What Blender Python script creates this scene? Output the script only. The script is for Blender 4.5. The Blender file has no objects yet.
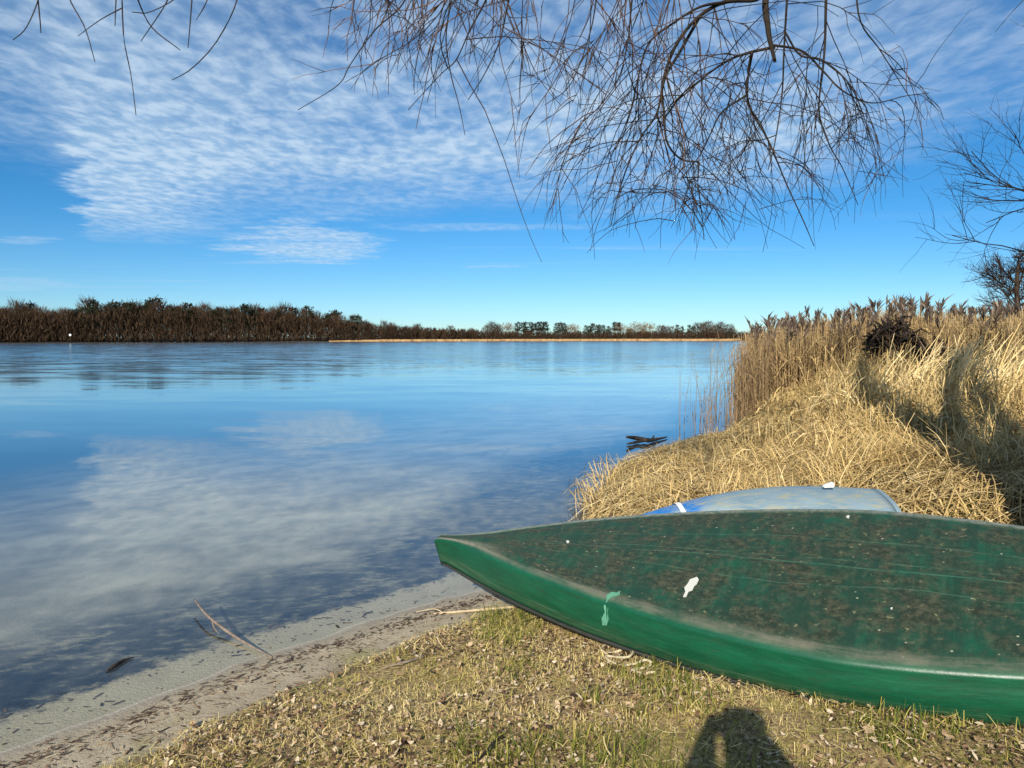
import bpy, bmesh, math, random
import numpy as np
from mathutils import Vector, Matrix

rng = np.random.default_rng(7)
random.seed(7)
scene = bpy.context.scene
COL = scene.collection
R = math.radians

# ------------------------------------------------------------------ camera
FPX, CAMZ, TP = 770.0, 1.5, 46 / 770.0
cam_d = bpy.data.cameras.new('camera')
cam = bpy.data.objects.new('camera', cam_d)
COL.objects.link(cam)
cam.location = (0, 0, CAMZ)
cam.rotation_euler = (math.pi / 2 - math.atan(TP), 0, 0)
cam_d.sensor_width = 36
cam_d.lens = 36 * FPX / 1024
cam_d.clip_start = 0.02
cam_d.clip_end = 9000
scene.camera = cam

# ------------------------------------------------------------------ exposure
scene.view_settings.view_transform = 'Standard'
scene.view_settings.look = 'None'
scene.view_settings.gamma = 1
scene.view_settings.exposure = 0.62
scene.cycles.max_bounces = 8
scene.cycles.transparent_max_bounces = 12
scene.cycles.use_denoising = True

# ------------------------------------------------------------------ sun
SUN_AZ = math.atan2(-0.274, -0.962)      # clockwise from +Y towards +X
SUN_EL = R(27.5)
sun_dir = Vector((math.sin(SUN_AZ) * math.cos(SUN_EL), math.cos(SUN_AZ) * math.cos(SUN_EL), math.sin(SUN_EL)))
sd = bpy.data.lights.new('sun', 'SUN')
sd.energy = 5.0
sd.angle = R(0.5)
sd.color = (1.0, 0.92, 0.79)
sun = bpy.data.objects.new('sun', sd)
COL.objects.link(sun)
sun.location = (-5, -15, 12)
sun.rotation_euler = sun_dir.to_track_quat('Z', 'Y').to_euler()


# ------------------------------------------------------------------ node helper
class NT:
    def __init__(self, tree):
        self.t = tree
        tree.nodes.clear()

    def n(self, typ, **kw):
        nd = self.t.nodes.new(typ)
        for k, v in kw.items():
            if k.startswith('i_'):
                nd.inputs[k[2:]].default_value = v
            else:
                setattr(nd, k, v)
        return nd

    def put(self, sock, val):
        if isinstance(val, bpy.types.NodeSocket):
            self.t.links.new(val, sock)
        else:
            if sock.type == 'RGBA' and hasattr(val, '__len__') and len(val) == 3:
                val = (*val, 1)
            sock.default_value = val

    def math(self, op, a, b=None, c=None, clamp=False):
        nd = self.n('ShaderNodeMath', operation=op, use_clamp=clamp)
        self.put(nd.inputs[0], a)
        if b is not None: self.put(nd.inputs[1], b)
        if c is not None: self.put(nd.inputs[2], c)
        return nd.outputs[0]

    def step(self, x, lo, hi, a=0.0, b=1.0):
        nd = self.n('ShaderNodeMapRange', interpolation_type='SMOOTHSTEP')
        self.put(nd.inputs[0], x)
        for i, v in zip((1, 2, 3, 4), (lo, hi, a, b)): self.put(nd.inputs[i], v)
        return nd.outputs[0]

    def mix(self, f, a, b, blend='MIX'):
        nd = self.n('ShaderNodeMix', data_type='RGBA', blend_type=blend)
        self.put(nd.inputs[0], f)
        self.put(nd.inputs[6], a)
        self.put(nd.inputs[7], b)
        return nd.outputs[2]

    def noise(self, vec, scale, detail=4, rough=0.55, dist=0.0, out=0):
        nd = self.n('ShaderNodeTexNoise')
        if vec is not None: self.put(nd.inputs['Vector'], vec)
        nd.inputs['Scale'].default_value = scale
        nd.inputs['Detail'].default_value = detail
        nd.inputs['Roughness'].default_value = rough
        nd.inputs['Distortion'].default_value = dist
        return nd.outputs[out]

    def mapping(self, vec, scale=(1, 1, 1), loc=(0, 0, 0), rot=(0, 0, 0)):
        nd = self.n('ShaderNodeMapping')
        self.put(nd.inputs[0], vec)
        nd.inputs['Location'].default_value = loc
        nd.inputs['Rotation'].default_value = rot
        nd.inputs['Scale'].default_value = scale
        return nd.outputs[0]

    def ramp(self, f, stops, interp='LINEAR'):
        nd = self.n('ShaderNodeValToRGB')
        cr = nd.color_ramp
        cr.interpolation = interp
        while len(cr.elements) < len(stops): cr.elements.new(0.5)
        for e, (p, c) in zip(cr.elements, stops):
            e.position = p
            e.color = (*c, 1) if len(c) == 3 else c
        self.put(nd.inputs[0], f)
        return nd.outputs[0]

    def attr(self, name, out='Fac'):
        return self.n('ShaderNodeAttribute', attribute_name=name).outputs[out]

    def bump(self, h, strength=0.3, dist=0.02):
        nd = self.n('ShaderNodeBump')
        self.put(nd.inputs['Height'], h)
        self.put(nd.inputs['Strength'], strength)
        nd.inputs['Distance'].default_value = dist
        return nd.outputs[0]

    def bsdf(self, color, rough=0.6, normal=None, spec=0.4, coat=0.0):
        nd = self.n('ShaderNodeBsdfPrincipled')
        self.put(nd.inputs['Base Color'], color)
        self.put(nd.inputs['Roughness'], rough)
        nd.inputs['Specular IOR Level'].default_value = spec
        nd.inputs['Coat Weight'].default_value = coat
        if normal is not None: self.put(nd.inputs['Normal'], normal)
        return nd.outputs[0]

    def out(self, sh):
        o = self.n('ShaderNodeOutputMaterial')
        self.t.links.new(sh, o.inputs[0])


def material(name):
    m = bpy.data.materials.new(name)
    m.use_nodes = True
    return m, NT(m.node_tree)


# ------------------------------------------------------------------ sky
world = bpy.data.worlds.new('World')
scene.world = world
world.use_nodes = True
W = NT(world.node_tree)
sky = W.n('ShaderNodeTexSky', sky_type='NISHITA')
sky.sun_disc = False
sky.sun_elevation = SUN_EL
sky.sun_rotation = SUN_AZ
sky.air_density = 0.85
sky.dust_density = 0.0
sky.ozone_density = 3.5
gen = W.n('ShaderNodeTexCoord').outputs['Generated']
sx = W.n('ShaderNodeSeparateXYZ')
W.put(sx.inputs[0], gen)
dx, dy, dz = sx.outputs
zc = W.math('MAXIMUM', dz, 0.012)
px = W.math('DIVIDE', dx, zc)
py = W.math('DIVIDE', dy, zc)
pc = W.n('ShaderNodeCombineXYZ')
W.put(pc.inputs[0], px)
W.put(pc.inputs[1], py)
pvec = pc.outputs[0]
az = W.math('DIVIDE', dx, W.math('MAXIMUM', dy, 0.05))
fc = W.n('ShaderNodeFloatCurve')
az_w = W.math('ADD', az, W.math('MULTIPLY', W.math('SUBTRACT', W.noise(pvec, 1.3, 6, 0.65), 0.5), 0.22))
azn = W.math('MULTIPLY_ADD', az_w, 0.5, 0.5, clamp=True)      # az -1..1 -> 0..1
W.put(fc.inputs['Value'], azn)
pts = [(-1, 4.0), (-0.665, 4.15), (-0.585, 4.5), (-0.555, 6.4), (-0.51, 7.9), (-0.43, 7.5), (-0.36, 6.7), (-0.25, 6.35), (0, 6.0),
       (0.2, 5.9), (0.36, 5.5), (0.45, 4.7), (0.6, 4.2), (1.0, 4.0)]
cu = fc.mapping.curves[0]
for i, (a, e) in enumerate(pts):
    X, Y = a * 0.5 + 0.5, e / 10
    if i == 0:
        cu.points[0].location = (X, Y)
    elif i == len(pts) - 1:
        cu.points[-1].location = (X, Y)
    else:
        cu.points.new(X, Y)
for p_ in cu.points: p_.handle_type = 'AUTO_CLAMPED'
fc.mapping.update()
edge = W.math('MULTIPLY', fc.outputs[0], 10)
n_edge = W.noise(pvec, 0.9, 7, 0.66)
edge2 = W.math('ADD', edge, W.math('MULTIPLY', W.math('SUBTRACT', n_edge, 0.5), 3.4))
dist_in = W.math('SUBTRACT', edge2, py)
layer = W.step(dist_in, -0.9, 2.4)
right_thin = W.step(az, 0.30, 0.62, 1.0, 0.62)
puff = W.noise(W.mapping(pvec, (1.9, 1.1, 1), rot=(0, 0, 0.2)), 5.6, 4, 0.55, 0.25)
puff_m = W.step(puff, 0.30, 0.70)
big = W.noise(pvec, 0.85, 4, 0.55)
big_m = W.step(big, 0.36, 0.60)
nearhi = W.step(py, 2.2, 4.6)                                 # thicker towards the layer's far edge
dens = W.math('MULTIPLY', big_m, 0.34)
dens = W.math('ADD', dens, W.math('MULTIPLY', nearhi, 0.28))
dens = W.math('ADD', dens, W.math('MULTIPLY', W.math('SUBTRACT', puff_m, 0.5), 0.36))
dens = W.math('ADD', dens, 0.30, clamp=True)
m1 = W.math('MULTIPLY', W.math('MULTIPLY', layer, dens), right_thin)
# thin wisps below the layer
wis = W.noise(W.mapping(pvec, (0.22, 1.0, 1)), 0.9, 5, 0.6)
wis2 = W.noise(W.mapping(pvec, (.8, 1.0, 1)), 1.4, 7, 0.7)
wis_m = W.step(wis, 0.56, 0.78)
wz = W.math('MULTIPLY', W.step(py, 5.5, 8), W.step(py, 26, 14))
m2 = W.math('MULTIPLY', W.math('MULTIPLY', wis_m, wz), 0.45)
# two larger wisps under the layer (u about 300 and 35, v about 245)
def blob(a0, aw, p0, pw, amt):
    a_ = W.math('DIVIDE', W.math('SUBTRACT', az, a0), aw)
    b_ = W.math('DIVIDE', W.math('SUBTRACT', py, p0), pw)
    r2 = W.math('ADD', W.math('MULTIPLY', a_, a_), W.math('MULTIPLY', b_, b_))
    r2 = W.math('ADD', r2, W.math('MULTIPLY', W.math('SUBTRACT', wis2, 0.5), 4.0))
    return W.math('MULTIPLY', W.step(r2, 1.0, 0.0), W.math('MULTIPLY', W.step(puff, .2, .75, .55, 1.0), amt))
mask = m1
for b in ((-0.27, 0.13, 8.4, 2.3, 0.85), (-0.62, 0.05, 7.9, 0.45, 0.4), (-0.66, 0.12, 14.5, 2.5, 0.35), (-0.05, 0.2, 7.0, .35, 0.35), (-0.02, 0.05, 10.9, 0.35, 0.4)):
    mask = W.math('MAXIMUM', mask, blob(*b))
mask = W.math('MAXIMUM', mask, m2)
mask = W.math('MULTIPLY', mask, W.step(dz, 0.0, 0.03), clamp=True)
hs = W.n('ShaderNodeHueSaturation')
W.put(hs.inputs['Color'], sky.outputs[0])
hs.inputs['Saturation'].default_value = 1.25
clear = W.mix(W.step(dz, 0.25, 0.0), W.mix(1.0, hs.outputs[0], (0.40, 0.83, 0.96), 'MULTIPLY'), W.mix(1.0, hs.outputs[0], (0.60, 0.83, 1.05), 'MULTIPLY'))
cloud_col = W.mix(puff_m, (4.1, 5.9, 7.7), (6.0, 7.4, 8.8))
skycol = W.mix(W.math('MULTIPLY', mask, 0.84), clear, cloud_col)
bg = W.n('ShaderNodeBackground')
W.put(bg.inputs[0], skycol)
bg.inputs[1].default_value = 0.070
wo = W.n('ShaderNodeOutputWorld')
W.t.links.new(bg.outputs[0], wo.inputs[0])

# ------------------------------------------------------------------ geometry helpers
PC = 1 / math.hypot(1, TP)
PS = TP * PC


def pix_dir(u, v):
    a, b = (u - 512) / FPX, (384 - v) / FPX
    return np.array([a, PC + b * PS, -PS + b * PC])


def at_z(u, v, z=0.0):
    d = pix_dir(u, v)
    return np.array([0, 0, CAMZ]) + d * (z - CAMZ) / d[2]


def at_y(u, v, y):
    d = pix_dir(u, v)
    return np.array([0, 0, CAMZ]) + d * y / d[1]


def vnoise(x, y, seed=0):
    x = np.asarray(x, float)
    y = np.asarray(y, float)
    xi, yi = np.floor(x), np.floor(y)
    fx, fy = x - xi, y - yi
    fx, fy = fx * fx * (3 - 2 * fx), fy * fy * (3 - 2 * fy)

    def h(a, b):
        t = np.sin(a * 127.1 + b * 311.7 + seed * 74.7) * 43758.5453
        return t - np.floor(t)
    return (h(xi, yi) * (1 - fx) + h(xi + 1, yi) * fx) * (1 - fy) + (h(xi, yi + 1) * (1 - fx) + h(xi + 1, yi + 1) * fx) * fy


def fbm(x, y, seed=0, oct=4):
    r, a, s = 0, 0.5, 1.0
    for i in range(oct):
        r = r + a * vnoise(x * s, y * s, seed + i * 3)
        a *= 0.5
        s *= 2.03
    return r


def build(name, verts, faces, mat, parent=None, attrs=None, smooth=False):
    """verts (N,3); faces (M,k) array of quads or tris."""
    verts = np.asarray(verts, np.float32)
    faces = np.asarray(faces, np.int32)
    me = bpy.data.meshes.new(name)
    me.vertices.add(len(verts))
    me.vertices.foreach_set('co', verts.ravel())
    k = faces.shape[1]
    me.loops.add(faces.size)
    me.loops.foreach_set('vertex_index', faces.ravel())
    me.polygons.add(len(faces))
    me.polygons.foreach_set('loop_start', np.arange(0, faces.size, k, dtype=np.int32))
    me.polygons.foreach_set('loop_total', np.full(len(faces), k, np.int32))
    if smooth: me.polygons.foreach_set('use_smooth', np.ones(len(faces), bool))
    for an, av in (attrs or {}).items():
        at = me.attributes.new(an, 'FLOAT', 'POINT')
        at.data.foreach_set('value', np.asarray(av, np.float32).ravel())
    me.update(calc_edges=True)
    if mat: me.materials.append(mat)
    ob = bpy.data.objects.new(name, me)
    COL.objects.link(ob)
    if parent: ob.parent = parent
    return ob


def empty(name, loc, rz=0.0):
    o = bpy.data.objects.new(name, None)
    o.location = loc
    o.rotation_euler = (0, 0, rz)
    o.empty_display_size = 0.2
    COL.objects.link(o)
    return o


def tag(o, label=None, cat=None, group=None, kind=None):
    if label: o['label'] = label
    if cat: o['category'] = cat
    if group: o['group'] = group
    if kind: o['kind'] = kind
    return o


def copy_tree(o, parent=None):
    c = o.copy()
    COL.objects.link(c)
    c.parent = parent
    for ch in list(o.children): copy_tree(ch, c)
    return c


class Soup:
    """collects ribbons and tubes into one mesh"""
    def __init__(self):
        self.v, self.q, self.t, self.n = [], [], [], 0

    def ribbons(self, P, Wd, side, tint):
        N, K, _ = P.shape
        off = side[:, None, :] * Wd[..., None] * 0.5
        V = np.stack([P - off, P + off], 2).reshape(N, K * 2, 3)
        b = (np.arange(N) * K * 2)[:, None, None] + (np.arange(K - 1) * 2)[None, :, None]
        q = b + np.array([0, 1, 3, 2])[None, None]
        self.v.append(V.reshape(-1, 3))
        self.q.append(q.reshape(-1, 4) + self.n)
        self.t.append(np.repeat(tint, K * 2))
        self.n += N * K * 2

    def tubes(self, P, Rd, sides=4, tint=None):
        N, K, _ = P.shape
        T = np.gradient(P, axis=1)
        T /= np.linalg.norm(T, axis=2, keepdims=True) + 1e-9
        ref = np.where(np.abs(T[:, :1, 2:3]) > 0.9, np.array([[[1.0, 0.1, 0]]]), np.array([[[0, 0.1, 1.0]]]))
        ref = np.broadcast_to(ref, T.shape)
        A = np.cross(T, ref)
        A /= np.linalg.norm(A, axis=2, keepdims=True) + 1e-9
        B = np.cross(T, A)
        ang = np.arange(sides) / sides * 2 * np.pi
        V = P[:, :, None] + Rd[..., None, None] * (A[:, :, None] * np.cos(ang)[None, None, :, None] + B[:, :, None] * np.sin(ang)[None, None, :, None])
        b = (np.arange(N) * K * sides)[:, None, None] + (np.arange(K - 1) * sides)[None, :, None]
        j = np.arange(sides)
        j2 = (j + 1) % sides
        q = np.stack([b + j, b + j2, b + j2 + sides, b + j + sides], -1)
        self.v.append(V.reshape(-1, 3))
        self.q.append(q.reshape(-1, 4) + self.n)
        self.t.append(np.repeat(np.zeros(N) if tint is None else tint, K * sides))
        self.n += N * K * sides

    def make(self, name, mat, parent=None, smooth=False):
        return build(name, np.concatenate(self.v), np.concatenate(self.q), mat, parent, {'tint': np.concatenate(self.t)}, smooth)


def resample(path, n):
    p = np.asarray(path, float)
    # catmull-rom through the points
    q = np.vstack([2 * p[0] - p[1], p, 2 * p[-1] - p[-2]])
    t = np.linspace(0, len(p) - 1 - 1e-6, n)
    i = t.astype(int)
    f = (t - i)[:, None]
    a, b, c, d = q[i], q[i + 1], q[i + 2], q[i + 3]
    return 0.5 * (2 * b + (c - a) * f + (2 * a - 5 * b + 4 * c - d) * f ** 2 + (3 * b - a - 3 * c + d) * f ** 3)


def capped_tube(name, path, radii, mat, parent=None, sides=8, n=None, lump=0.0, attr=0.0):
    n = n or len(path) * 3
    P = resample(path, n)
    rd = np.interp(np.linspace(0, 1, n), np.linspace(0, 1, len(radii)), radii)
    if lump: rd = rd * (1 + lump * (rng.random(n) - 0.5))
    # close the ends
    P = np.vstack([P[:1], P, P[-1:]])
    rd = np.concatenate([[rd[0] * 0.02], rd, [rd[-1] * 0.02]])
    P[0] -= (P[2] - P[1]) * 1e-3
    P[-1] += (P[-2] - P[-3]) * 1e-3
    s = Soup()
    s.tubes(P[None], rd[None], sides, np.array([attr]))
    return s.make(name, mat, parent, smooth=True)


# ------------------------------------------------------------------ shoreline and terrain
near_shore = np.array([(-40, -42), (-8, -4.2), (-4, 0.45), (-1.85, 2.69), (-1.15, 3.57), (-.52, 4.25), (-.19, 4.53), (.22, 5.4), (.62, 6.5), (.9, 7.8), (1.4, 9.3),
                       (2.75, 11.0), (3.75, 12.8), (4.85, 16.0), (8.0, 26), (20, 63.5), (60, 191), (125, 398)], float)
far_shore = np.array([(125, 400), (60, 402), (0, 372), (-60, 336), (-150, 288), (-230, 236), (-420, 190), (-3000, 60)], float)
lake = np.vstack([near_shore, far_shore, [(-3000, -60), (-300, -300)]])


def seg_dist(X, Y, poly):
    d = np.full(X.shape, 1e18)
    for (x0, y0), (x1, y1) in zip(poly[:-1], poly[1:]):
        ex, ey = x1 - x0, y1 - y0
        t = np.clip(((X - x0) * ex + (Y - y0) * ey) / (ex * ex + ey * ey), 0, 1)
        d = np.minimum(d, (X - x0 - t * ex) ** 2 + (Y - y0 - t * ey) ** 2)
    return np.sqrt(d)


def shore(X, Y):
    X = np.asarray(X, float)
    Y = np.asarray(Y, float)
    d = seg_dist(X, Y, np.vstack([lake, lake[:1]]))
    ins = np.zeros(X.shape, bool)
    n = len(lake)
    for i in range(n):
        x0, y0 = lake[i]
        x1, y1 = lake[(i + 1) % n]
        if y0 == y1: continue
        c = ((y0 > Y) != (y1 > Y)) & (X < (x1 - x0) * (Y - y0) / (y1 - y0) + x0)
        ins ^= c
    w = 0.10 * (fbm(X * 1.6, Y * 1.6, 5) - 0.47) + 0.055 * (fbm(X * 6, Y * 6, 9) - 0.47)
    return np.where(ins, -d, d) + w * np.clip(Y / 3, 0.3, 3)


def smooth(x, a, b):
    t = np.clip((x - a) / (b - a), 0, 1)
    return t * t * (3 - 2 * t)


def reedzone(X, Y):
    return smooth(Y + 0.25 * X, 5.2, 5.9)


def height(X, Y, s=None):
    if s is None: s = shore(X, Y)
    sp = np.maximum(s, 0)
    land = np.interp(sp, [0, .25, .5, 1.0, 1.75, 4.2, 8, 20, 60], [0, .02, .045, .10, .155, .335, .5, .7, .9])
    land = land + 0.035 * smooth(sp, 0.42, 0.62) * (0.4 + fbm(X * 3, Y * 3, 2))
    land = land + smooth(sp, 0.5, 1.0) * (0.05 * (fbm(X * 1.3, Y * 1.3, 21) - .47) + 0.02 * (fbm(X * 8, Y * 8, 31) - .47))
    land = land * (1 - .6 * reedzone(X, Y) * (1 - smooth(sp, .8, 2.6)) * (1 - smooth(Y, 30, 50)))
    land = land + reedzone(X, Y) * smooth(sp, 0.0, 0.7) * (0.02 + 0.10 * fbm(X * 0.9, Y * 0.9, 41) + smooth(sp, 1.2, 3.2) * 0.22 * fbm(X * 0.9, Y * 0.9, 41)) * (1 - smooth(Y, 14, 20))
    bed = np.interp(-np.minimum(s, 0), [0, .3, 1.2, 3, 8, 20, 60], [0, -.014, -.075, -.2, -.6, -1.6, -3])
    return np.where(s > 0, land, bed)


def axis(lo, hi, step, far, grow=1.16):
    a = list(np.arange(lo, hi, step))
    st, v = step, hi
    while v < far:
        a.append(v)
        st *= grow
        v += st
    a.append(far)
    st, v = step, lo - step
    b = []
    while v > -far:
        b.append(v)
        st *= grow
        v -= st
    b.append(-far)
    return np.array(b[::-1] + a)


gx = axis(-3.6, 6.5, 0.035, 4000)
gy = axis(-0.6, 10.5, 0.035, 4000)
GX, GY = np.meshgrid(gx, gy)
GS = shore(GX, GY)
GZ = height(GX, GY, GS)
ny, nx = GX.shape
idx = np.arange(nx * ny).reshape(ny, nx)
quads = np.stack([idx[:-1, :-1], idx[:-1, 1:], idx[1:, 1:], idx[1:, :-1]], -1).reshape(-1, 4)

m_ground, N = material('lake bank ground')
pos = N.n('ShaderNodeNewGeometry').outputs['Position']
s_ = N.attr('shore')
rz_ = N.attr('reeds')
n_f = N.noise(pos, 60, 5, 0.65)
n_m = N.noise(pos, 9, 5, 0.6)
n_l = N.noise(pos, 1.6, 4, 0.55)
speck = N.noise(pos, 170, 3, 0.7)
sand = N.ramp(n_m, [(0.3, (.30, .245, .165)), (0.7, (.42, .35, .245))])
sand = N.mix(N.step(speck, 0.55, 0.75), sand, (.52, .45, .33))
sand = N.mix(N.step(n_f, 0.62, 0.72), sand, (.10, .075, .05))
# yellow-green scum on the dry sand
sand = N.mix(N.math('MULTIPLY', N.step(n_l, 0.5, 0.62), N.step(s_, 0.2, 0.4)), sand, (.27, .24, .11))
wet = N.step(s_, 0.16, 0.02)
sand = N.mix(N.math('MULTIPLY', wet, 0.35), sand, (.15, .135, .11))
film_glint = N.math('MULTIPLY', N.step(s_, -0.022, 0.0), N.step(s_, 0.03, 0.004))
sand = N.mix(N.math('MULTIPLY', film_glint, 0.25), sand, (.60, .57, .52))  # light streak of the water's film edge, painted pale on the sand
soil = N.ramp(n_f, [(0.28, (.07, .048, .026)), (0.5, (.25, .175, .085)), (0.72, (.48, .37, .19))])
moss = N.ramp(n_f, [(0.3, (.12, .095, .03)), (0.7, (.42, .33, .12))])
soil = N.mix(N.step(n_m, 0.45, 0.62), soil, moss)
straw = N.ramp(n_f, [(0.3, (.04, .027, .015)), (0.7, (.20, .14, .07))])
edge_n = N.math('ADD', s_, N.math('MULTIPLY', N.math('SUBTRACT', n_m, 0.5), 0.35))
land_c = N.mix(N.step(edge_n, 0.42, 0.56), sand, soil)
land_c = N.mix(rz_, land_c, straw)
sy = N.n('ShaderNodeSeparateXYZ')
N.put(sy.inputs[0], pos)
land_c = N.mix(N.step(sy.outputs[1], 60, 150), land_c, N.mix(N.step(sy.outputs[0], -80, 10), (.045, .032, .02), (.15, .095, .045)))
# lake bed: sand lip, dark weed belt, grey sand, then darkening with depth
bs = N.math('ADD', s_, N.math('MULTIPLY', N.math('SUBTRACT', N.noise(N.mapping(pos, (1, 1, 0.1)), 3.0, 6, 0.68), 0.5), 0.9))
weed_vec = N.mapping(pos, (4, 8, 1), rot=(0, 0, -0.75))
weedn = N.math('ADD', N.math('MULTIPLY', N.noise(weed_vec, 1.7, 8, 0.75), .7), N.math('MULTIPLY', N.noise(pos, 1.7, 3, .5), .3))
weed = N.ramp(weedn, [(0.40, (.012, .016, .024)), (0.51, (.04, .043, .045)), (0.60, (.24, .21, .145))])
bedc = N.mix(N.step(bs, -0.95, -1.9), N.mix(N.step(N.math('ADD', s_, N.math('MULTIPLY', N.math('SUBTRACT', N.noise(pos, 14, 5, .7), 0.5), 0.34)), -0.26, -0.36), N.mix(rz_, N.mix(0.7, sand, (.52, .42, .27)), (.05, .045, .035)), weed), N.mix(N.step(n_l, .35, .65), (.24, .215, .165), (.40, .36, .28)))
bedc = N.mix(N.step(s_, -4.0, -13.0), bedc, (.03, .04, .045))  # bed colour darkened offshore, in place of light absorbed by the water
col = N.mix(N.step(s_, 0.004, -0.004), land_c, bedc)
nrm = N.bump(N.math('ADD', n_f, N.math('MULTIPLY', speck, 0.4)), 0.7, 0.012)
rough = N.step(s_, 0.0, 0.2, 0.45, 0.9)
N.out(N.bsdf(col, rough, nrm, 0.25))
ground = build('ground', np.stack([GX, GY, GZ], -1).reshape(-1, 3), quads, m_ground, None, {'shore': GS.ravel(), 'reeds': reedzone(GX, GY).ravel()}, smooth=True)
tag(ground, kind='structure')

# ------------------------------------------------------------------ water
m_water, N = material('lake water')
pos = N.n('ShaderNodeNewGeometry').outputs['Position']
sep = N.n('ShaderNodeSeparateXYZ')
N.put(sep.inputs[0], pos)
yy = sep.outputs[1]
patch = N.noise(N.mapping(pos, (0.006, 0.028, 1)), 1.0, 4, 0.6)
far_r = N.step(N.math('ADD', yy, N.math('MULTIPLY', N.math('SUBTRACT', patch, 0.5), 60)), 28, 62)


def vmath(op, a, b=None, scale=None):
    nd = N.n('ShaderNodeVectorMath', operation=op)
    N.put(nd.inputs[0], a)
    if b is not None: N.put(nd.inputs[1], b)
    if scale is not None: N.put(nd.inputs['Scale'], scale)
    return nd.outputs['Value'] if op == 'DOT_PRODUCT' else nd.outputs[0]


s1 = vmath('SUBTRACT', N.noise(N.mapping(pos, (0.35, 1.0, 1)), 0.9, 3, 0.5, out=1), (.5, .5, .5))
s2 = vmath('SUBTRACT', N.noise(N.mapping(pos, (0.6, 1.3, 1)), 4.5, 3, 0.55, out=1), (.5, .5, .5))
near_a = N.step(yy, 2, 34, 0.007, 0.045)
slope = vmath('ADD', vmath('SCALE', s1, scale=N.math('ADD', near_a, N.math('MULTIPLY', far_r, 0.26))),
              vmath('SCALE', s2, scale=N.math('ADD', N.math('MULTIPLY', near_a, 0.35), N.math('MULTIPLY', far_r, 0.30))))
slope = vmath('MULTIPLY', slope, (1, 1, 0))
wn = vmath('NORMALIZE', vmath('ADD', slope, (0, 0, 1)))
inc = N.n('ShaderNodeNewGeometry').outputs['Incoming']
cosi = N.math('ABSOLUTE', vmath('DOT_PRODUCT', inc, wn), clamp=True)
fres = N.math('MULTIPLY_ADD', N.math('POWER', N.math('SUBTRACT', 1.0, cosi), 4.6), 0.975, 0.025, clamp=True)
gl = N.n('ShaderNodeBsdfGlossy')
gl.inputs['Color'].default_value = (1, 1, 1, 1)
N.put(gl.inputs['Roughness'], N.step(yy, 9, 38, 0.015, 0.10))
N.put(gl.inputs['Normal'], wn)
tr = N.n('ShaderNodeBsdfTransparent')
tr.inputs[0].default_value = (0.86, 0.90, 0.88, 1)
mx = N.n('ShaderNodeMixShader')
N.put(mx.inputs[0], fres)
N.t.links.new(tr.outputs[0], mx.inputs[1])
N.t.links.new(gl.outputs[0], mx.inputs[2])
N.out(mx.outputs[0])
water = build('lake_water', [(-3900, -700, 0), (3900, -700, 0), (3900, 700, 0), (-3900, 700, 0)], [(0, 1, 2, 3)], m_water)
tag(water, kind='structure')


# ------------------------------------------------------------------ plant materials
def blade_mat(name, stops, transl=0.25, rough=0.7, spec=0.2, vary=0.25):
    m, N = material(name)
    t = N.attr('tint')
    c = N.ramp(t, stops)
    nz = N.noise(N.n('ShaderNodeNewGeometry').outputs['Position'], 25, 2)
    c = N.mix(vary, c, N.mix(N.step(nz, .35, .65), (.35, .35, .35), (1, 1, 1)), 'MULTIPLY')
    b = N.bsdf(c, rough, None, spec)
    if transl:
        tl = N.n('ShaderNodeBsdfTranslucent')
        N.put(tl.inputs[0], c)
        mx = N.n('ShaderNodeMixShader')
        mx.inputs[0].default_value = transl
        N.t.links.new(b, mx.inputs[1])
        N.t.links.new(tl.outputs[0], mx.inputs[2])
        b = mx.outputs[0]
    N.out(b)
    return m


m_reed = blade_mat('dry reed', [(0, (.13, .085, .045)), (.35, (.31, .21, .105)), (.7, (.52, .37, .16)), (1, (.68, .52, .27))], 0.1)
m_plume = blade_mat('reed plume', [(0, (.05, .038, .032)), (.5, (.15, .11, .08)), (1, (.36, .28, .2))], 0.15)
m_straw = blade_mat('flattened straw', [(0, (.13, .085, .035)), (.3, (.38, .265, .105)), (.7, (.60, .43, .175)), (1, (.78, .62, .33))], 0.05)
m_grass = blade_mat('bank grass', [(0, (.07, .11, .015)), (.3, (.26, .25, .045)), (.55, (.54, .43, .13)), (1, (.80, .64, .31))], 0.2)
m_leaf = blade_mat('dead leaf', [(0, (.045, .026, .016)), (.35, (.17, .10, .055)), (.7, (.40, .27, .15)), (1, (.60, .49, .34))], 0.1)


def hdir(n):
    a = rng.random(n) * 2 * np.pi
    return np.stack([np.cos(a), np.sin(a), 0 * a], -1)


def sample(n, x0, x1, y0, y1, test):
    out = np.zeros((0, 2))
    while len(out) < n:
        p = np.stack([x0 + (x1 - x0) * rng.random(n * 2), y0 + (y1 - y0) * rng.random(n * 2)], -1)
        out = np.vstack([out, p[test(p[:, 0], p[:, 1])]])
    return out[:n]


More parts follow.
